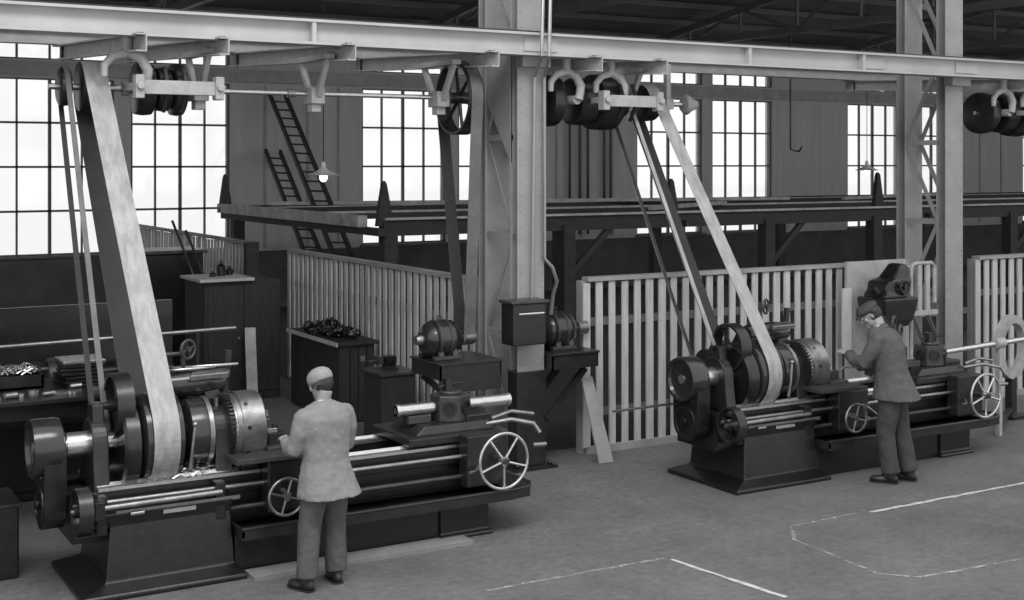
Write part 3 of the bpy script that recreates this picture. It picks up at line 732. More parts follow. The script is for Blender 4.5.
# ------------------------------------------------------------------ belts
def belt(x1, x2, w, a, b, m, label, th=.007):
    (y1, z1, r1), (y2, z2, r2) = a, b; r1 += .006; r2 += .006
    d = Vector((y2-y1, z2-z1)); L = d.length; ang = math.atan2(d.y, d.x); ph = math.acos((r1-r2)/L)
    pts = []
    for i in range(25):
        t = ang+ph+(2*PI-2*ph)*i/24; pts.append((x1, y1+r1*math.cos(t), z1+r1*math.sin(t), math.cos(t), math.sin(t)))
    for i in range(25):
        t = ang-ph+2*ph*i/24; pts.append((x2, y2+r2*math.cos(t), z2+r2*math.sin(t), math.cos(t), math.sin(t)))
    k = len(pts); vs = []; fs = []
    for x, y, z, c, s in pts:
        vs += [(x-w/2, y, z), (x+w/2, y, z), (x+w/2, y+c*th, z+s*th), (x-w/2, y+c*th, z+s*th)]
    for i in range(k):
        j = (i+1) % k
        for q in range(4): fs.append((4*i+q, 4*i+(q+1) % 4, 4*j+(q+1) % 4, 4*j+q))
    o = MB().add(vs, fs).build('drive_belt', m, origin=(x1, y1, z1)); tag(o, label, 'belt', 'leather drive belts')
    o.data.materials.append(M['belt_shade'])                 # inner leather face, painted near black for the shade between strands
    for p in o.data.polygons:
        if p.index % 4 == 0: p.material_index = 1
    return o
belt(2.8, 2.71, .2, (YC, 1.06, .345), (YS, ZS2, .222), 'belt', 'wide pale leather belt rising from the foreground lathe at the left')
belt(2.44, 2.48, .045, (10.46, 1.1, .19), (YS, ZS2, .17), 'belt_dark', 'narrow belt left of the wide belt on the foreground lathe')
belt(8.92, 8.9, .17, (YC, 1.06, .345), (YS, ZS2, .2), 'belt', 'wide leather belt rising from the farther lathe')
belt(8.56, 8.53, .045, (10.46, 1.1, .19), (YS, ZS2, .17), 'belt', 'narrow belt left of the wide belt on the farther lathe')
belt(6.48, 6.48, .13, (11.86, 1.40, .075), (YS, ZS2, .385), 'belt_dark', 'dark belt dropping from the large spoked pulley to the left motor')

# ------------------------------------------------------------------ motors, shelves, switch box
def motor_shelf(x0, x1, label, brace):
    t = thing('motor_shelf', label, 'shelf', ((x0+x1)/2, 11.8, 1.2), 'iron motor shelves on the middle column')
    MB().box(x0, x1, 11.46, 11.85+.3, 1.175, 1.20).build('shelf_top', 'dark_iron', t, bevel=.006)
    MB().box(x0+.01, x1-.01, 11.48, 11.495, 1.03 if brace > 0 else .9, 1.175).box(x0+.01, x0+.025, 11.48, 12.13, 1.03, 1.175).box(x1-.025, x1-.01, 11.48, 12.13, 1.03, 1.175).build('apron', 'dark_iron', t)
    for y in (11.6, 12.05):
        m = MB()
        if brace > 0: m.bar((x1-.1, y, 1.0), (x0+.0, y, .5), .05, .06)
        else: m.bar((x0+.1, y, 1.0), (x1-.02, y, .5), .05, .06)
        m.build('brace', 'dark_iron', t)
motor_shelf(5.98, 6.70, 'dark iron shelf left of the middle column carrying the left motor', -1)
motor_shelf(7.3, 7.9, 'dark iron shelf right of the middle column with a diagonal brace', 1)
def motor(x, label):
    y, z = 11.84, 1.40
    t = thing('electric_motor', label, 'motor', (x, y, 1.20), 'electric motors')
    MB().prof((x-.2, y, z), (1, 0, 0), [(0, .05), (.0, .1), (.03, .15), (.09, .185), (.1, .17), (.11, .17), (.12, .19), (.3, .19), (.31, .17), (.32, .17), (.33, .185), (.39, .15), (.42, .1), (.42, .05)], 40).build('casing', 'gloss_iron', t)
    MB().prof((x-.27, y, z), (1, 0, 0), [(0, .02), (0, .045), (.04, .055), (.08, .055)], 20).build('bearing_cap', 'worn_steel', t)
    for q in (-1, 1):
        m = MB().box(x-.14, x+.16, y+q*.15-.04, y+q*.15+.04, 1.202, 1.24).rects([(1.22, x-.08, x-.02, y+q*.13-.04, y+q*.13+.04), (1.34, x-.08, x-.02, y+q*.1-.04, y+q*.1+.04)]).rects([(1.22, x+.08, x+.14, y+q*.13-.04, y+q*.13+.04), (1.34, x+.08, x+.14, y+q*.1-.04, y+q*.1+.04)])
        m.build('foot', 'mid_iron', t, bevel=.006)
    MB().cyl((x+.2, y, z), (x+.42, y, z), .02).prof((x+.28, y, z), (1, 0, 0), [(0, .03), (0, .075), (.12, .075), (.12, .03)], 24).build('belt_pulley', 'worn_steel', t)
    r = MB().ring((x-.06, y, z), (1, 0, 0), .185, .197, .025).ring((x+.06, y, z), (1, 0, 0), .185, .197, .025); r.build('casing_bands', 'mid_iron', t)
    MB().torus((x, y, z+.215), (0, 1, 0), .025, .007, 16, 6).build('lifting_eye', 'mid_iron', t)
motor(6.16, 'round electric motor on the shelf left of the middle column')
motor(7.57, 'round electric motor on the shelf right of the middle column')
sb = thing('switch_box', 'dark square switch box fixed to the front of the middle column', 'switch box', (6.97, 11.5, 1.35))
MB().box(6.76, 7.16, 11.36, 11.61, 1.33, 1.76).build('case', 'black_iron', sb, bevel=.015)
MB().box(6.73, 7.19, 11.34, 11.61, 1.76, 1.79).build('lid', 'mid_iron', sb, bevel=.006)
MB().cyl((6.8, 11.32, 1.66), (7.1, 11.32, 1.66), .014, n=12).box(6.8, 6.82, 11.32, 11.37, 1.65, 1.67).box(7.08, 7.1, 11.32, 11.37, 1.65, 1.67).build('handle', 'steel', sb)
pp = MB().tube([(7.2, 11.55, 5.4), (7.17, 11.3, 5.0), (7.14, 11.28, 4.3), (7.27, 11.58, 4.1), (7.27, 11.58, 2.2), (7.36, 11.56, 2.1), (7.44, 11.6, 1.95), (7.46, 11.7, 1.8), (7.46, 11.75, 1.58)], .02, 10)
tag(pp.build('conduit', 'cable', origin=(7.33, 11.56, 1.6)), 'pale conduit running down the middle column and bending to the right motor', 'conduit')
pp = MB().tube([(7.12, 11.56, 5.4), (7.08, 11.3, 4.9), (7.05, 11.28, 4.3), (7.15, 11.58, 4.1), (7.12, 11.58, 1.79)], .018, 10)
tag(pp.build('conduit', 'cable', origin=(7.2, 11.57, 1.77)), 'thin straight conduit running down the middle column to the switch box', 'conduit')
pk = MB().bar((7.45, 11.45, .0), (7.55, 11.8, .98), .16, .03)
pk2 = MB().prism([(-.1, 0), (.08, 0), (-.02, .92), (-.16, .92)], (7.95, 11.42, 0.0), (1, 0, 0), (0, .28, .96), .025)
tag(pk2.build('board', 'rail', origin=(7.95, 11.42, 0)), 'pale board leaning against the fence right of the middle column', 'board')
# thin rod at the head end of the farther lathe
MB().cyl((7.25, 10.3, .80), (8.1, 10.25, .82), .012, n=8).build('guide_rod', 'mid_iron', L2)

# ------------------------------------------------------------------ left middle ground
ch = thing('plank_chest', 'dark plank-sided chest with heaped chain on top, behind the light jacketed man', 'chest', (6.6, 15.4, 0))
m = MB()
for i in range(12): y = 14.75+i*.135; m.box(6.30, 6.34, y, y+.125, 0.03, .96)
for i in range(4): x = 6.34+i*.11; m.box(x, x+.1, 14.75, 14.78, 0.03, .96)
m.box(6.34, 6.78, 14.78, 16.36, 0, .95)
m.build('body', 'cabinet', ch)
MB().box(6.26, 6.82, 14.7, 16.4, .96, 1.0).build('top_board', 'cabinet', ch, bevel=.004)
MB().box(6.245, 6.26, 14.7, 16.4, .955, 1.005).build('edge_strip', 'pale_wood', ch)
MB().box(6.58, 6.64, 14.74, 14.75, .75, .82).build('latch', 'steel', ch)
def heap(cx, cy, z, rx, ry, h, n, m, name, label, cat, seed):
    random.seed(seed); s = MB()
    for _ in range(n):
        a = random.uniform(0, 2*PI); q = random.uniform(0, 1)**.6; x = cx+math.cos(a)*q*rx; y = cy+math.sin(a)*q*ry; zz = z+.03+h*(1-q)*random.uniform(.3, 1)
        s.torus((x, y, zz), (random.uniform(-1, 1), random.uniform(-1, 1), random.uniform(.2, 1)), random.uniform(.03, .07), .016, 12, 6)
    o = s.build(name, m, origin=(cx, cy, z)); tag(o, label, cat, None, 'stuff')
heap(6.54, 15.6, 1.0, .22, .65, .14, 90, 'black_iron', 'chain_heap', 'heap of dark iron chain links on top of the plank chest', 'chain', 11)
bc = thing('small_cabinet', 'small dark cabinet with a pale top edge beside the plank chest', 'cabinet', (6.4, 13.55, 0))
MB().box(6.2, 6.62, 13.3, 13.8, 0, .80).build('body', 'cabinet', bc, bevel=.008)
MB().box(6.17, 6.65, 13.27, 13.83, .80, .83).build('top_board', 'mid_iron', bc, bevel=.004)
vz = thing('bench_vise', 'small dark vise on top of the small cabinet', 'vise', (6.4, 13.55, .83))
MB().rects([(.83, 6.3, 6.5, 13.46, 13.64), (.87, 6.34, 6.46, 13.5, 13.6), (.93, 6.33, 6.47, 13.48, 13.62), (.99, 6.33, 6.47, 13.48, 13.62)]).build('vise_body', 'black_iron', vz, bevel=.006)
MB().box(6.24, 6.3, 13.48, 13.62, .9, .99).cyl((6.14, 13.55, .94), (6.34, 13.55, .94), .014).cyl((6.16, 13.47, .94), (6.16, 13.63, .94), .008).build('vise_jaw', 'mid_iron', vz)

cb2 = thing('tool_cupboard', 'tall dark cupboard with a pale top board in front of the left fence', 'cupboard', (5.8, 17.3, 0))
MB().box(5.3, 6.35, 16.9, 17.8, 0, 1.62).build('carcass', 'cabinet', cb2, bevel=.01)
MB().box(5.2, 5.95, 16.8, 17.7, 1.62, 1.66).build('top_board', 'pale_wood', cb2, bevel=.004)
for x0, x1 in ((5.34, 5.81), (5.84, 6.31)):
    d = MB().box(x0, x1, 16.88, 16.9, .12, 1.56).build('door', 'cabinet', cb2, bevel=.004)
    MB().ball((x1-.06 if x0 < 5.5 else x0+.06, 16.86, .85), .018).build('knob', 'worn_steel', d)
for k, (x, y, r, h) in enumerate(((5.65, 17.3, .06, .22), (5.8, 17.4, .05, .12), (5.5, 17.2, .045, .08))):
    s = MB().prof((x, y, 1.66), (0, 0, 1), [(0, r), (h*.6, r), (h*.75, r*.4), (h, r*.35)], 16)
    tag(s.build('oil_can', 'black_iron', origin=(x, y, 1.66)), ['tall dark oil can on the tool cupboard', 'medium dark oil can on the tool cupboard, rightmost', 'smallest dark oil can on the tool cupboard, leftmost'][k], 'oil can', 'oil cans on the cupboard')
# open gate post and leaning planks by the gap
tag(MB().box(6.85, 7.05, 19.7, 19.85, 0, 1.95).build('gate_post', 'timber', origin=(6.95, 19.8, 0)), 'dark gate post at the gap between the two left fences', 'post')
for k, (a, b, lab) in enumerate((((6.2, 18.6, 0), (6.85, 19.6, .95), 'short plank leaning toward the gate post'), ((5.75, 16.3, 0), (5.85, 16.7, 1.0), 'short plank leaning upright on the tool cupboard'))):
    tag(MB().bar(a, b, .14, .03).build('plank', 'old_timber', origin=a), lab, 'plank')
tk = MB().box(4.5, 5.0, 19.0, 19.6, 0, 1.2)
# dark screen cabinet behind, leaning poles
dk = thing('machine_cabinet', 'large dark machine cabinet behind the wide belt, left of the tool cupboard', 'cabinet', (5.4, 19.5, 0))
MB().box(4.95, 6.0, 19.2, 20.0, 0, 1.85).build('body', 'black_iron', dk, bevel=.02)
MB().box(4.9, 6.05, 19.15, 20.05, 1.85, 1.9).build('top', 'mid_iron', dk, bevel=.004)
for k, (a, b, lab) in enumerate((((6.3, 18.7, 0), (5.5, 19.12, 2.35), 'left one of two thin poles leaning on the large dark cabinet'), ((6.45, 18.6, 0), (5.7, 19.12, 2.2), 'right one of two thin poles leaning on the large dark cabinet'),)):
    tag(MB().cyl(a, b, .02, n=8).build('pole', 'mid_iron', origin=a), lab, 'pole', 'poles by the dark cabinet')

# machine behind the foreground lathe at far left
rm = thing('rear_lathe', 'dark lathe standing behind the foreground lathe at the left edge', 'lathe', (2.6, 13.2, 0))
MB().rects([(0, 1.0, 4.0, 12.9, 13.7), (.06, 1.0, 4.0, 12.9, 13.7), (.1, 1.1, 3.9, 12.98, 13.62), (.7, 1.1, 3.9, 12.98, 13.62)]).build('base', 'black_iron', rm, bevel=.01)
MB().box(.9, 4.0, 12.9, 13.7, .7, .86).build('bed', 'black_iron', rm, bevel=.01)
for y in (12.9, 13.1): MB().box(.9, 4.0, y, y+.07, .86, .885).build('bed_way', 'worn_steel', rm)
MB().box(1.0, 2.6, 13.2, 13.65, .86, 1.22).build('headstock', 'black_iron', rm, bevel=.03)
MB().prof((2.6, 13.4, 1.1), (1, 0, 0), [(0, .06), (0, .17), (.15, .18), (.16, .05)], 32).build('chuck', 'mid_iron', rm)
MB().box(3.3, 3.8, 13.1, 13.6, .88, 1.15).cyl((3.1, 13.4, 1.1), (3.4, 13.4, 1.1), .04).build('tailstock', 'dark_iron', rm, bevel=.02)
MB().box(.9, 3.95, 13.72, 13.76, .3, 1.75).build('splash_guard', 'black_iron', rm)
tag(MB().cyl((1.2, 13.0, 1.45), (4.4, 13.0, 1.50), .022, n=12).build('steel_rod', 'worn_steel', origin=(1.2, 13, 1.45)), 'long thin rod running level behind the belts at the left', 'rod')
m = MB().cyl((1.6, 13.0, .88), (1.6, 13.0, 1.44), .02).cyl((4.0, 13.0, .86), (4.0, 13.0, 1.48), .02); m.build('rod_rest', 'dark_iron', rm)
# swarf box, plates, work table
tb = thing('work_table', 'low dark table loaded with metal scraps behind the end pulley', 'table', (2.6, 11.9, 0))
MB().box(1.3, 3.3, 11.35, 12.5, 1.18, 1.22).build('table_top', 'dark_iron', tb, bevel=.005)
for x in (1.4, 3.2):
    for y in (11.45, 12.4): MB().box(x-.03, x+.03, y-.03, y+.03, 0, 1.18).build('leg', 'dark_iron', tb)
MB().box(1.35, 3.25, 11.4, 11.44, 1.05, 1.18).build('apron', 'black_iron', tb)
bxx = thing('scrap_box', 'open dark box of bright swarf at the left edge', 'box', (1.95, 12.1, 1.22))
MB().box(1.6, 2.3, 11.95, 11.97, 1.22, 1.34).box(1.6, 2.3, 12.38, 12.4, 1.22, 1.34).box(1.6, 1.62, 11.95, 12.4, 1.22, 1.34).box(2.28, 2.3, 11.95, 12.4, 1.22, 1.34).box(1.6, 2.3, 11.95, 12.4, 1.22, 1.24).build('tray', 'black_iron', bxx)
swarf(1.65, 2.24, 12.0, 12.35, 1.33, 170, 'tangled bright swarf in the open box at the left edge', 8, .008)
for k in range(7):
    o = MB().box(2.44, 2.80, 11.8, 12.2, 1.225+k*.034, 1.225+k*.034+.024)
    a = o.build('metal_plate', 'steel' if k == 6 else 'black_iron', origin=(2.62, 12.0, 1.225+k*.034), bevel=.003)
    a.rotation_euler.z = random.uniform(-.12, .12)
    tag(a, ['lowest plate of the stack beside the wide belt', 'second plate from the bottom of the stack', 'third plate from the bottom of the stack', 'middle plate of the stack beside the belt', 'third plate from the top of the stack', 'second plate from the top of the stack', 'bright topmost plate of the stack beside the belt'][k], 'metal plate', 'plates stacked on the work table')
random.seed(21)
bit = 0
for k in range(12):
    x = 1.55+k*.1+random.uniform(-.02, .02); y = 11.5+random.uniform(0, .3)
    r = random.uniform(.025, .05)
    s = MB()
    if k % 3 == 0: s.ring((x, y, 1.22+.012), (0, 0, 1), r*.5, r, .022, 16)
    elif k % 3 == 1: s.cyl((x-.05, y, 1.22+r*.6), (x+.05, y+.03, 1.22+r*.6), r*.6, n=12)
    else: s.prism([(r*1.3*math.cos(i*PI/3), r*1.3*math.sin(i*PI/3)) for i in range(6)], (x, y, 1.222), (1, 0, 0), (0, 1, 0), .03)
    kind = ['metal_ring', 'short_rod', 'hex_nut'][k % 3]
    tag(s.build(kind, 'steel', origin=(x, y, 1.22)), 'bright %s among the small workpieces on the low table' % kind.replace('_', ' '), 'workpiece', 'small %ss on the low table' % kind.replace('_', ' '))
# dark block at bottom left
bk = thing('iron_bin', 'low dark iron bin on the floor at the lower left edge', 'bin', (1.3, 10.9, 0))
MB().box(.7, 1.85, 10.55, 11.1, .0, .55).build('bin_body', 'black_iron', bk, bevel=.015)
MB().box(.68, 1.87, 10.53, 11.12, .55, .58).build('rim', 'dark_iron', bk, bevel=.006)
sh = MB().cyl((.6, 10.6, 1.0), (1.7, 10.6, 1.0), .07, n=20).box(1.0, 1.2, 10.52, 10.7, .58, 1.0)
tag(sh.build('roller_stand', 'worn_steel', origin=(1.1, 10.6, .58)), 'bright horizontal roller standing on the iron bin at the left edge', 'roller')

# ------------------------------------------------------------------ right background group
pn = MB().box(11.72, 12.75, 11.66, 11.70, 0, 1.98)
tag(pn.build('notice_board', 'cast_light', origin=(12.7, 11.64, .6)), 'pale upright board on the fence behind the man in the dark cap', 'board')
pb = MB().box(11.62, 11.76, 11.62, 11.65, .9, 1.66)
tag(pb.build('paper_sheet', 'paper', origin=(12.05, 11.56, .9)), 'white sheet of paper hanging left of the pale board', 'paper')
vd = thing('drilling_machine', 'dark bench drilling machine behind the head of the man in the dark cap', 'machine', (11.95, 11.3, 0))
MB().rects([(0, 11.7, 12.3, 11.05, 11.55), (.06, 11.7, 12.3, 11.05, 11.55), (.12, 11.85, 12.15, 11.15, 11.45), (1.2, 11.88, 12.12, 11.18, 11.42)]).build('pedestal', 'black_iron', vd, bevel=.015)
MB().rects([(1.22, 11.9, 12.2, 11.12, 11.5), (1.3, 11.8, 12.28, 11.1, 11.52), (1.54, 11.76, 12.34, 11.08, 11.54), (1.57, 11.76, 12.34, 11.08, 11.54)]).build('table', 'black_iron', vd, bevel=.02)
MB().rects([(1.57, 11.8, 12.2, 11.1, 11.5), (1.66, 11.86, 12.28, 11.14, 11.48), (1.76, 11.88, 12.3, 11.14, 11.48), (1.8, 12.02, 12.3, 11.17, 11.45), (1.9, 12.1, 12.32, 11.18, 11.42), (1.97, 12.15, 12.25, 11.2, 11.4)]).build('head', 'black_iron', vd, bevel=.03)
MB().cyl((11.82, 11.25, 1.62), (11.72, 11.25, 1.70), .045).build('spindle_nose', 'dark_iron', vd)
MB().wheel((12.12, 11.1, 1.70), (0, 1, 0), .09, .014, 4, .03).build('feed_wheel', 'dark_iron', vd)
fr = thing('pipe_frame', 'small pale pipe frame between the pale board and the right column', 'frame', (12.6, 11.35, 0))
MB().tube([(12.5, 11.35, 0), (12.5, 11.35, 1.88), (12.52, 11.35, 1.93), (12.58, 11.35, 1.95), (12.86, 11.35, 1.95), (12.92, 11.35, 1.9), (12.92, 11.35, 1.45)], .025, 10).build('hoop', 'cast_light', fr)
for x in (12.62, 12.76): MB().box(x, x+.07, 11.34, 11.37, 1.35, 1.94).build('bar', 'cast_light', fr)
MB().box(12.5, 12.96, 11.33, 11.38, 1.3, 1.36).build('cross_bar', 'cast_light', fr)
bn = thing('work_bench', 'wooden bench behind the right column, loaded with castings', 'bench', (14, 12.6, 0))
MB().box(13.75, 15.2, 12.6, 13.3, 1.06, 1.12).build('bench_top', 'rail', bn, bevel=.005)
MB().box(13.8, 15.15, 12.62, 12.65, .86, 1.06).build('apron', 'mid_iron', bn)
for x in (13.85, 15.1):
    for y in (12.68, 13.22): MB().box(x-.04, x+.04, y-.04, y+.04, 0, 1.06).build('leg', 'rail', bn)
s = MB().ball((14.85, 12.9, 1.42), .24, .12, .06, rot=Matrix.Rotation(-.3, 3, 'Y')).rects([(1.12, 14.6, 15.0, 12.8, 13.1), (1.4, 14.75, 14.9, 12.85, 13.0)])
tag(s.build('cloth_bundle', 'cast_light', origin=(14.85, 12.9, 1.12)), 'pale rag bundle on the bench just right of the right column', 'rag')
gs = MB().prism([(-.2, 0), (.25, 0), (.2, .18), (.05, .34), (-.1, .3)], (13.2, 11.0, .86), (1, 0, 0), (0, 0, 1), .3)
bw = thing('feed_stand', 'bar feed stand with a large pale hoop at the right edge', 'stand', (14.1, 10.6, 0))
m = MB().ring((13.8, 10.9, .88), (.25, -1, 0), .30, .40, .1, 48); m.build('hoop', 'cast_light', bw)
MB().rects([(0, 13.6, 14.0, 10.7, 11.1), (.04, 13.6, 14.0, 10.7, 11.1), (.06, 13.75, 13.85, 10.85, 10.95), (.5, 13.75, 13.85, 10.85, 10.95)]).build('foot', 'dark_iron', bw)
MB().box(12.7, 12.75, 10.19, 10.25, .0, 1.03).cyl((12.66, 10.22, 1.082), (12.8, 10.22, 1.086), .06).build('bar_guide', 'cast_light', bw)
MB().bar((12.73, 10.22, .1), (13.75, 10.88, .1), .05, .05).build('tie_rod', 'mid_iron', bw)
gl = MB().torus((11.55, 10.75, 1.32), (.6, -1, 0), .09, .022, 20, 8).torus((11.68, 10.77, 1.22), (.6, -1, 0), .08, .022, 20, 8).bar((11.5, 10.88, 1.4), (11.85, 10.88, 1.0), .05, .05).box(11.75, 11.9, 10.86, 10.92, .0, 1.02)
tag(gl.build('pulley_block', 'mid_iron', origin=(11.8, 10.88, 0)), 'linked iron castings on a post behind the turret of the farther lathe', 'casting')

# ------------------------------------------------------------------ people
def remesh(o, vox, smooth=6, disp=0.0, dscale=.12):
    r = o.modifiers.new('remesh', 'REMESH'); r.mode = 'VOXEL'; r.voxel_size = vox; r.use_smooth_shade = True
    s = o.modifiers.new('smooth', 'SMOOTH'); s.factor = .5; s.iterations = smooth
    if disp:
        tx = bpy.data.textures.new('folds', 'CLOUDS'); tx.noise_scale = dscale; tx.noise_depth = 2
        d = o.modifiers.new('folds', 'DISPLACE'); d.texture = tx; d.strength = disp; d.mid_level = .5; d.texture_coords = 'LOCAL'
    return o

def hand(m, wrist, d, nrm, curl=.6, side=1):
    # d: pointing direction, nrm: back-of-hand normal, side: thumb side sign
    wrist = Vector(wrist); d = Vector(d).normalized(); nrm = Vector(nrm); nrm = (nrm-d*nrm.dot(d)).normalized(); s = d.cross(nrm)*side
    R = Matrix((s, d, nrm)).transposed()
    m.tube([wrist-d*.03, wrist, wrist+d*.02], [.028, .027, .026], 12)
    m.ball(wrist+d*.052, .040, .052, .016, rot=R)
    for k, (off, L) in enumerate(((.030, .072), (.010, .08), (-.010, .075), (-.029, .06))):
        p = wrist+d*.088+s*off; c = curl*(.9+.12*k); dirv = d.copy(); pts = [p-d*.015, p]; r = .0088-.0006*k
        for j, f in enumerate((.45, .32, .25)):
            a = c*(j+.7)*.75; dv = (d*math.cos(a)-nrm*math.sin(a)); p = p+dv*L*f; pts.append(p.copy())
        m.tube(pts, [r*1.05, r, r*.96, r*.9, r*.75], 10)
    p = wrist+d*.03+s*.032; pts = [wrist+d*.015+s*.015, p, p+(s*.6+d*.7-nrm*.3).normalized()*.035, p+(s*.35+d*.85-nrm*.6).normalized()*.062]
    m.tube(pts, [.015, .0125, .011, .0085], 10)

def person(name_label, loc, rotz, P, mats, scale=1.0):
    t = thing('person', name_label, 'person', loc); t.rotation_euler.z = 0
    o = Vector(loc)
    W = lambda p: (p[0]+o.x, p[1]+o.y, p[2]+o.z)
    sub = lambda pts: [W(p) for p in pts]
    hd = Vector(P['head']); nk = Vector(P['neck']); pitch = P['pitch']; yaw = P['yaw']
    RH = Matrix.Rotation(yaw, 3, 'Z') @ Matrix.Rotation(-pitch, 3, 'X')
    H = lambda x, y, z: W(hd+RH @ Vector((x, y, z)))
    # body: one continuous surface
    b = MB()
    b.ball(H(0, -.01, .03), .073, .094, .095, rot=RH, n=28, m=18)
    b.ball(H(0, .028, -.035), .055, .062, .075, rot=RH, n=24, m=14)
    b.ball(H(0, .075, -.085), .028, .022, .022, rot=RH)
    b.tube([H(0, .082, .03), H(0, .1, -.005), H(0, .112, -.02)], [.009, .013, .014], 10)
    b.ball(H(0, .085, .045), .045, .016, .012, rot=RH)
    b.ball(H(0, .088, -.055), .022, .012, .008, rot=RH); b.ball(H(0, .086, -.066), .02, .012, .008, rot=RH)
    for q in (-1, 1):
        b.ball(H(q*.075, -.008, -.005), .010, .015, .026, rot=RH); b.ball(H(q*.045, .06, -.01), .018, .02, .02, rot=RH)
    b.tube([W(nk-Vector((0, 0, .05))), W(nk+Vector((0, 0, .02))), H(0, -.03, -.06)], [.062, .056, .056], 16)
    tr = P['torso']
    b.loft([(o.x+c[0], o.y+c[1], o.z+c[2], c[3]*.82, c[4]*.8) for c in tr])
    for A in P['arms']:
        b.tube(sub(A['pts']), [.05, .043, .038, .034, .028], 12)
        hand(b, W(A['pts'][-1]), A['dir'], A['nrm'], A['curl'], A['side'])
    for Lg in P['legs']:
        b.tube(sub(Lg['pts']), [.085, .078, .055, .052, .04], 14)
    bo = b.build('body', 'skin', t); remesh(bo, .0055, 3)
    # eyes
    for q in (-1, 1): MB().ball(H(q*.03, .083, .02), .011, .008, .008, rot=RH, n=12, m=8).build('eye', 'shirt', t)
    # hair
    hb = MB()
    hb.ball(H(0, -.034, .012), .0795, .084, .09, rot=RH, n=28, m=18); hb.box(0, 0, 0, 0, 0, 0) if False else None
    ho = hb.build('hair', 'hair', t)
    # jacket
    j = MB()
    j.loft([(o.x+c[0], o.y+c[1], o.z+c[2], c[3], c[4]) for c in tr], n=40)
    for A in P['arms']:
        pts = A['pts']; n = len(pts)
        pp = [Vector(p) for p in pts]; cuff = pp[-2].lerp(pp[-1], .72)
        j.tube(sub([pp[0], pp[1], pp[2], pp[3], cuff]), [.082, .076, .066, .06, .049], 16)
        j.ball(W(pp[0]), .078, .078, .066)
        cf = MB().tube(sub([pp[-2].lerp(pp[-1], .60), cuff+(pp[-1]-pp[-2]).normalized()*.012]), [.054, .052], 18)
        A['cuffmesh'] = cf
    jo = j.build('jacket', mats['jacket'], t); remesh(jo, .010, 5, .014, .07)
    for A in P['arms']: A['cuffmesh'].build('cuff', mats['jacket'], t)
    # collar
    cl = MB(); nn = (Vector(hd)-nk).normalized()
    c0 = Vector(W(nk-Vector((0, 0, .015)))); cl.prof(c0, nn, [(-.04, .088), (-.012, .083), (.012, .072), (.012, .064), (-.04, .072)], 28, closed=True); cl.build('collar', mats['jacket'], t)
    s = MB().prof(c0, nn, [(-.01, .066), (.022, .062), (.022, .057), (-.01, .06)], 24, closed=True); s.build('shirt_collar', 'shirt', t)
    # back seam, vent, pocket
    # trousers
    tz = MB()
    for Lg in P['legs']:
        pts = Lg['pts']; tz.tube(sub(pts[:4]+[Vector(pts[3]).lerp(Vector(pts[4]), .93)]), [.108, .104, .09, .086, .086], 18)
    hp = P['hips']; tz.loft([(o.x+c[0], o.y+c[1], o.z+c[2], c[3], c[4]) for c in hp], n=30)
    to = tz.build('trousers', mats['trousers'], t); remesh(to, .010, 5, .014, .09)
    # shoes
    for Lg in P['legs']:
        a = Vector(Lg['pts'][4]); fd = Vector(Lg['foot']).normalized(); sd = Vector((fd.y, -fd.x, 0)); s = MB()
        R = Matrix((sd, fd, Vector((0, 0, 1)))).transposed()
        gz = Lg.get('lift', 0)
        c = Vector((a.x, a.y, 0))
        def Q(f, w, z): return W(c+fd*f+sd*w+Vector((0, 0, z+gz)))
        s.ball(Q(.1, 0, .035), .046, .10, .035, rot=R); s.ball(Q(-.01, 0, .045), .038, .06, .045, rot=R); s.ball(Q(.03, 0, .07), .04, .06, .045, rot=R)
        s.tube([Q(-.0, 0, .05), Q(-.005, 0, .12)], [.05, .047], 14)
        so = s.build('shoe', 'shoe', t); remesh(so, .008, 4)
        sl = MB(); pl = [(-.045, -.055), (-.045, .07), (-.05, .14), (-.025, .195), (0.01, .205), (.035, .185), (.048, .13), (.04, .05), (.038, -.055), (0, -.07)]
        sl.prism([(p[0], p[1]) for p in pl], Q(0, 0, .0), sd, fd, .014); sl.build('sole', 'shoe', so)
    # cap
    cp = MB()
    cb = hd+RH @ Vector((0, -.01, .045))
    if mats['capkind'] == 'flat':
        cp.ball(H(0, -.008, .072), .098, .118, .055, rot=RH, n=32, m=16)
        cp.loft([(*H(0, -.012, .04), .086, .1), (*H(0, -.012, .075), .09, .106)], n=32)
        cp.ball(H(0, .105, .05), .06, .045, .01, rot=RH @ Matrix.Rotation(-.25, 3, 'X'), n=24, m=8)
    else:
        cp.ball(H(0, -.014, .052), .092, .112, .078, rot=RH, n=32, m=16)
        cp.ball(H(0, -.018, .035), .09, .108, .055, rot=RH, n=32, m=16)
    co = cp.build('cap', mats['cap'], t); remesh(co, .007, 5)
    if mats['capkind'] != 'flat':
        bd = MB(); cc = Vector(H(0, -.018, -.002)); up = RH @ Vector((0, 0, 1))
        bd.ring(cc, up, .07, .087, .03, 32); bo2 = bd.build('cap_band', 'cap_dark', t)
    t.rotation_euler.z = rotz; t.scale = (scale,)*3
    return t

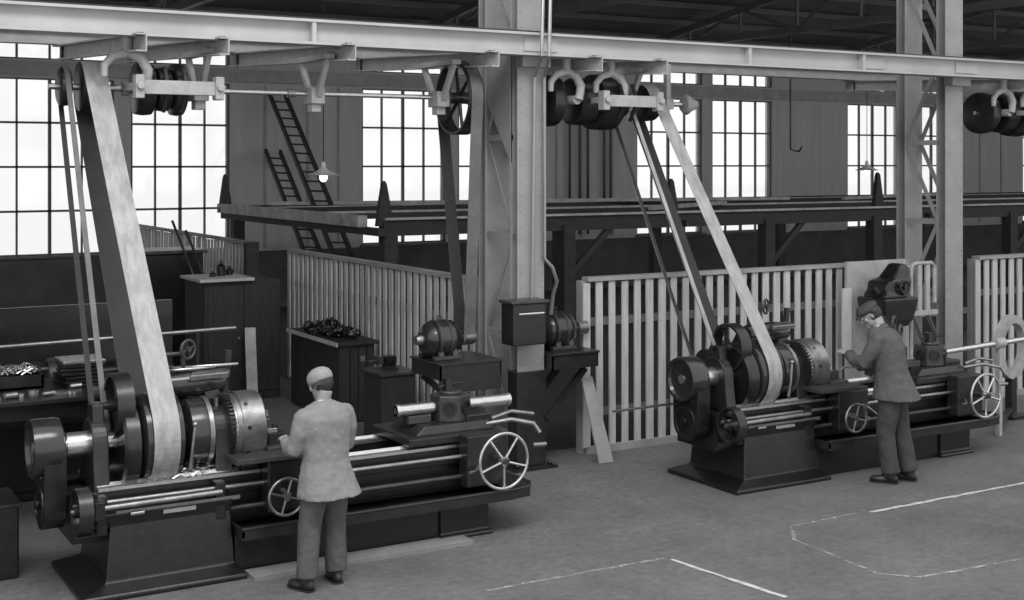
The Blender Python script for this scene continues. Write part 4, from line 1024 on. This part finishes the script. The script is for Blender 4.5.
# local frame: +Y forward, +X to the man's right hand side
m1 = dict(
    head=(0.0, .075, 1.545), neck=(0, .03, 1.42), pitch=.45, yaw=.25,
    torso=[(.02, -.02, .70, .26, .2), (.015, -.015, .74, .25, .19), (0, -.01, .86, .215, .16), (0, .0, .98, .185, .14), (0, .0, 1.1, .19, .14), (0, .005, 1.22, .208, .147), (0, .005, 1.31, .212, .142), (0, .01, 1.365, .19, .12), (0, .015, 1.40, .13, .09), (0, .02, 1.425, .075, .065)],
    hips=[(0, 0, .74, .15, .115), (0, 0, .85, .155, .115), (0, 0, .97, .14, .10)],
    arms=[dict(pts=[(-.18, .02, 1.32), (-.215, .03, 1.2), (-.235, .075, 1.07), (-.2, .2, 1.05), (-.15, .33, 1.09)], dir=(.25, .95, .1), nrm=(-.3, 0, 1), curl=.55, side=1),
          dict(pts=[(.18, .02, 1.32), (.22, .02, 1.2), (.245, .06, 1.06), (.19, .2, 1.05), (.11, .31, 1.08)], dir=(-.45, .85, .0), nrm=(.3, 0, 1), curl=.7, side=-1)],
    legs=[dict(pts=[(-.09, 0, .86), (-.1, .01, .7), (-.135, .02, .48), (-.16, 0, .3), (-.185, -.02, .08)], foot=(-.2, 1, 0)),
          dict(pts=[(.09, 0, .86), (.095, .01, .7), (.1, .03, .48), (.1, .02, .3), (.1, 0, .08)], foot=(.25, 1, 0))])
person('man seen from behind in a light grey jacket and light cap at the foreground lathe', (3.82, 9.2, 0), .2, m1,
       dict(jacket='jacket_light', trousers='trousers', cap='cap_light', capkind='round'), .98)
m2 = dict(
    head=(0.0, .20, 1.575), neck=(0, .115, 1.475), pitch=.65, yaw=.4,
    torso=[(.0, -.05, .80, .24, .225), (0, -.045, .84, .232, .21), (0, -.025, .95, .205, .175), (0, .0, 1.06, .19, .152), (0, .02, 1.17, .2, .155), (0, .045, 1.28, .218, .16), (0, .07, 1.38, .222, .15), (0, .09, 1.44, .175, .12), (0, .105, 1.475, .09, .075)],
    hips=[(0, -.01, .78, .15, .115), (0, -.01, .88, .155, .115), (0, 0, 1.0, .14, .10)],
    arms=[dict(pts=[(-.185, .07, 1.375), (-.22, .13, 1.26), (-.235, .2, 1.15), (-.16, .32, 1.16), (-.04, .40, 1.2)], dir=(.2, .95, .15), nrm=(-.3, 0, 1), curl=.6, side=1),
          dict(pts=[(.185, .07, 1.375), (.225, .1, 1.25), (.245, .14, 1.12), (.2, .27, 1.06), (.1, .37, 1.06)], dir=(-.3, .95, -.1), nrm=(.3, 0, 1), curl=.6, side=-1)],
    legs=[dict(pts=[(-.085, -.01, .9), (-.09, .0, .72), (-.09, .03, .48), (-.09, .01, .3), (-.09, -.02, .08)], foot=(-.1, 1, 0)),
          dict(pts=[(.085, -.01, .9), (.1, -.03, .72), (.105, -.06, .48), (.105, -.1, .3), (.105, -.15, .08)], foot=(.15, 1, 0))])
person('man in a dark jacket and dark flat cap bending over the farther lathe', (9.96, 9.3, 0), .5, m2,
       dict(jacket='jacket_dark', trousers='trousers_dark', cap='cap_dark', capkind='flat'), 1.05)

hk = MB().tube([(23.6, 25.5, zr(25.5)), (23.6, 25.5, 4.2), (23.6, 25.5, 3.55), (23.9, 25.5, 3.5), (24.0, 25.5, 3.62)], .025, 8)
tag(hk.build('hanging_hook', 'black_iron', origin=(23.6, 25.5, 3.5)), 'dark rod with a hooked end hanging before the right narrow window', 'hook')
# ------------------------------------------------------------------ camera, light
cam = bpy.data.cameras.new('camera'); co = bpy.data.objects.new('camera', cam); COL.objects.link(co)
co.location = (0, 0, 3.2); co.rotation_euler = (PI/2, 0, -math.radians(30.7))
cam.sensor_width = 36; cam.lens = 1300/1024*36; cam.shift_y = -137/1024; cam.clip_end = 200
SC.camera = co

wd_ = bpy.data.worlds.new('sky'); SC.world = wd_; wd_.use_nodes = True
bg = wd_.node_tree.nodes['Background']; bg.inputs['Color'].default_value = (1, 1, 1, 1); bg.inputs['Strength'].default_value = 1.2
def area(loc, rot, sx, sy, e):
    l = bpy.data.lights.new('shaping_light', 'AREA'); l.shape = 'RECTANGLE'; l.size = sx; l.size_y = sy; l.energy = e
    o = bpy.data.objects.new('shaping_light', l); COL.objects.link(o); o.location = loc; o.rotation_euler = rot; return o
area((2, 4, 10.5), (math.radians(25), math.radians(-8), 0), 10, 3, 900)  # overhead area lamp added out of view for shaping; no roof glazing is built
SC.view_settings.view_transform = 'Standard'; SC.view_settings.look = 'None'; SC.view_settings.gamma = 1
SC.view_settings.exposure = 0; SC.view_settings.use_curve_mapping = False
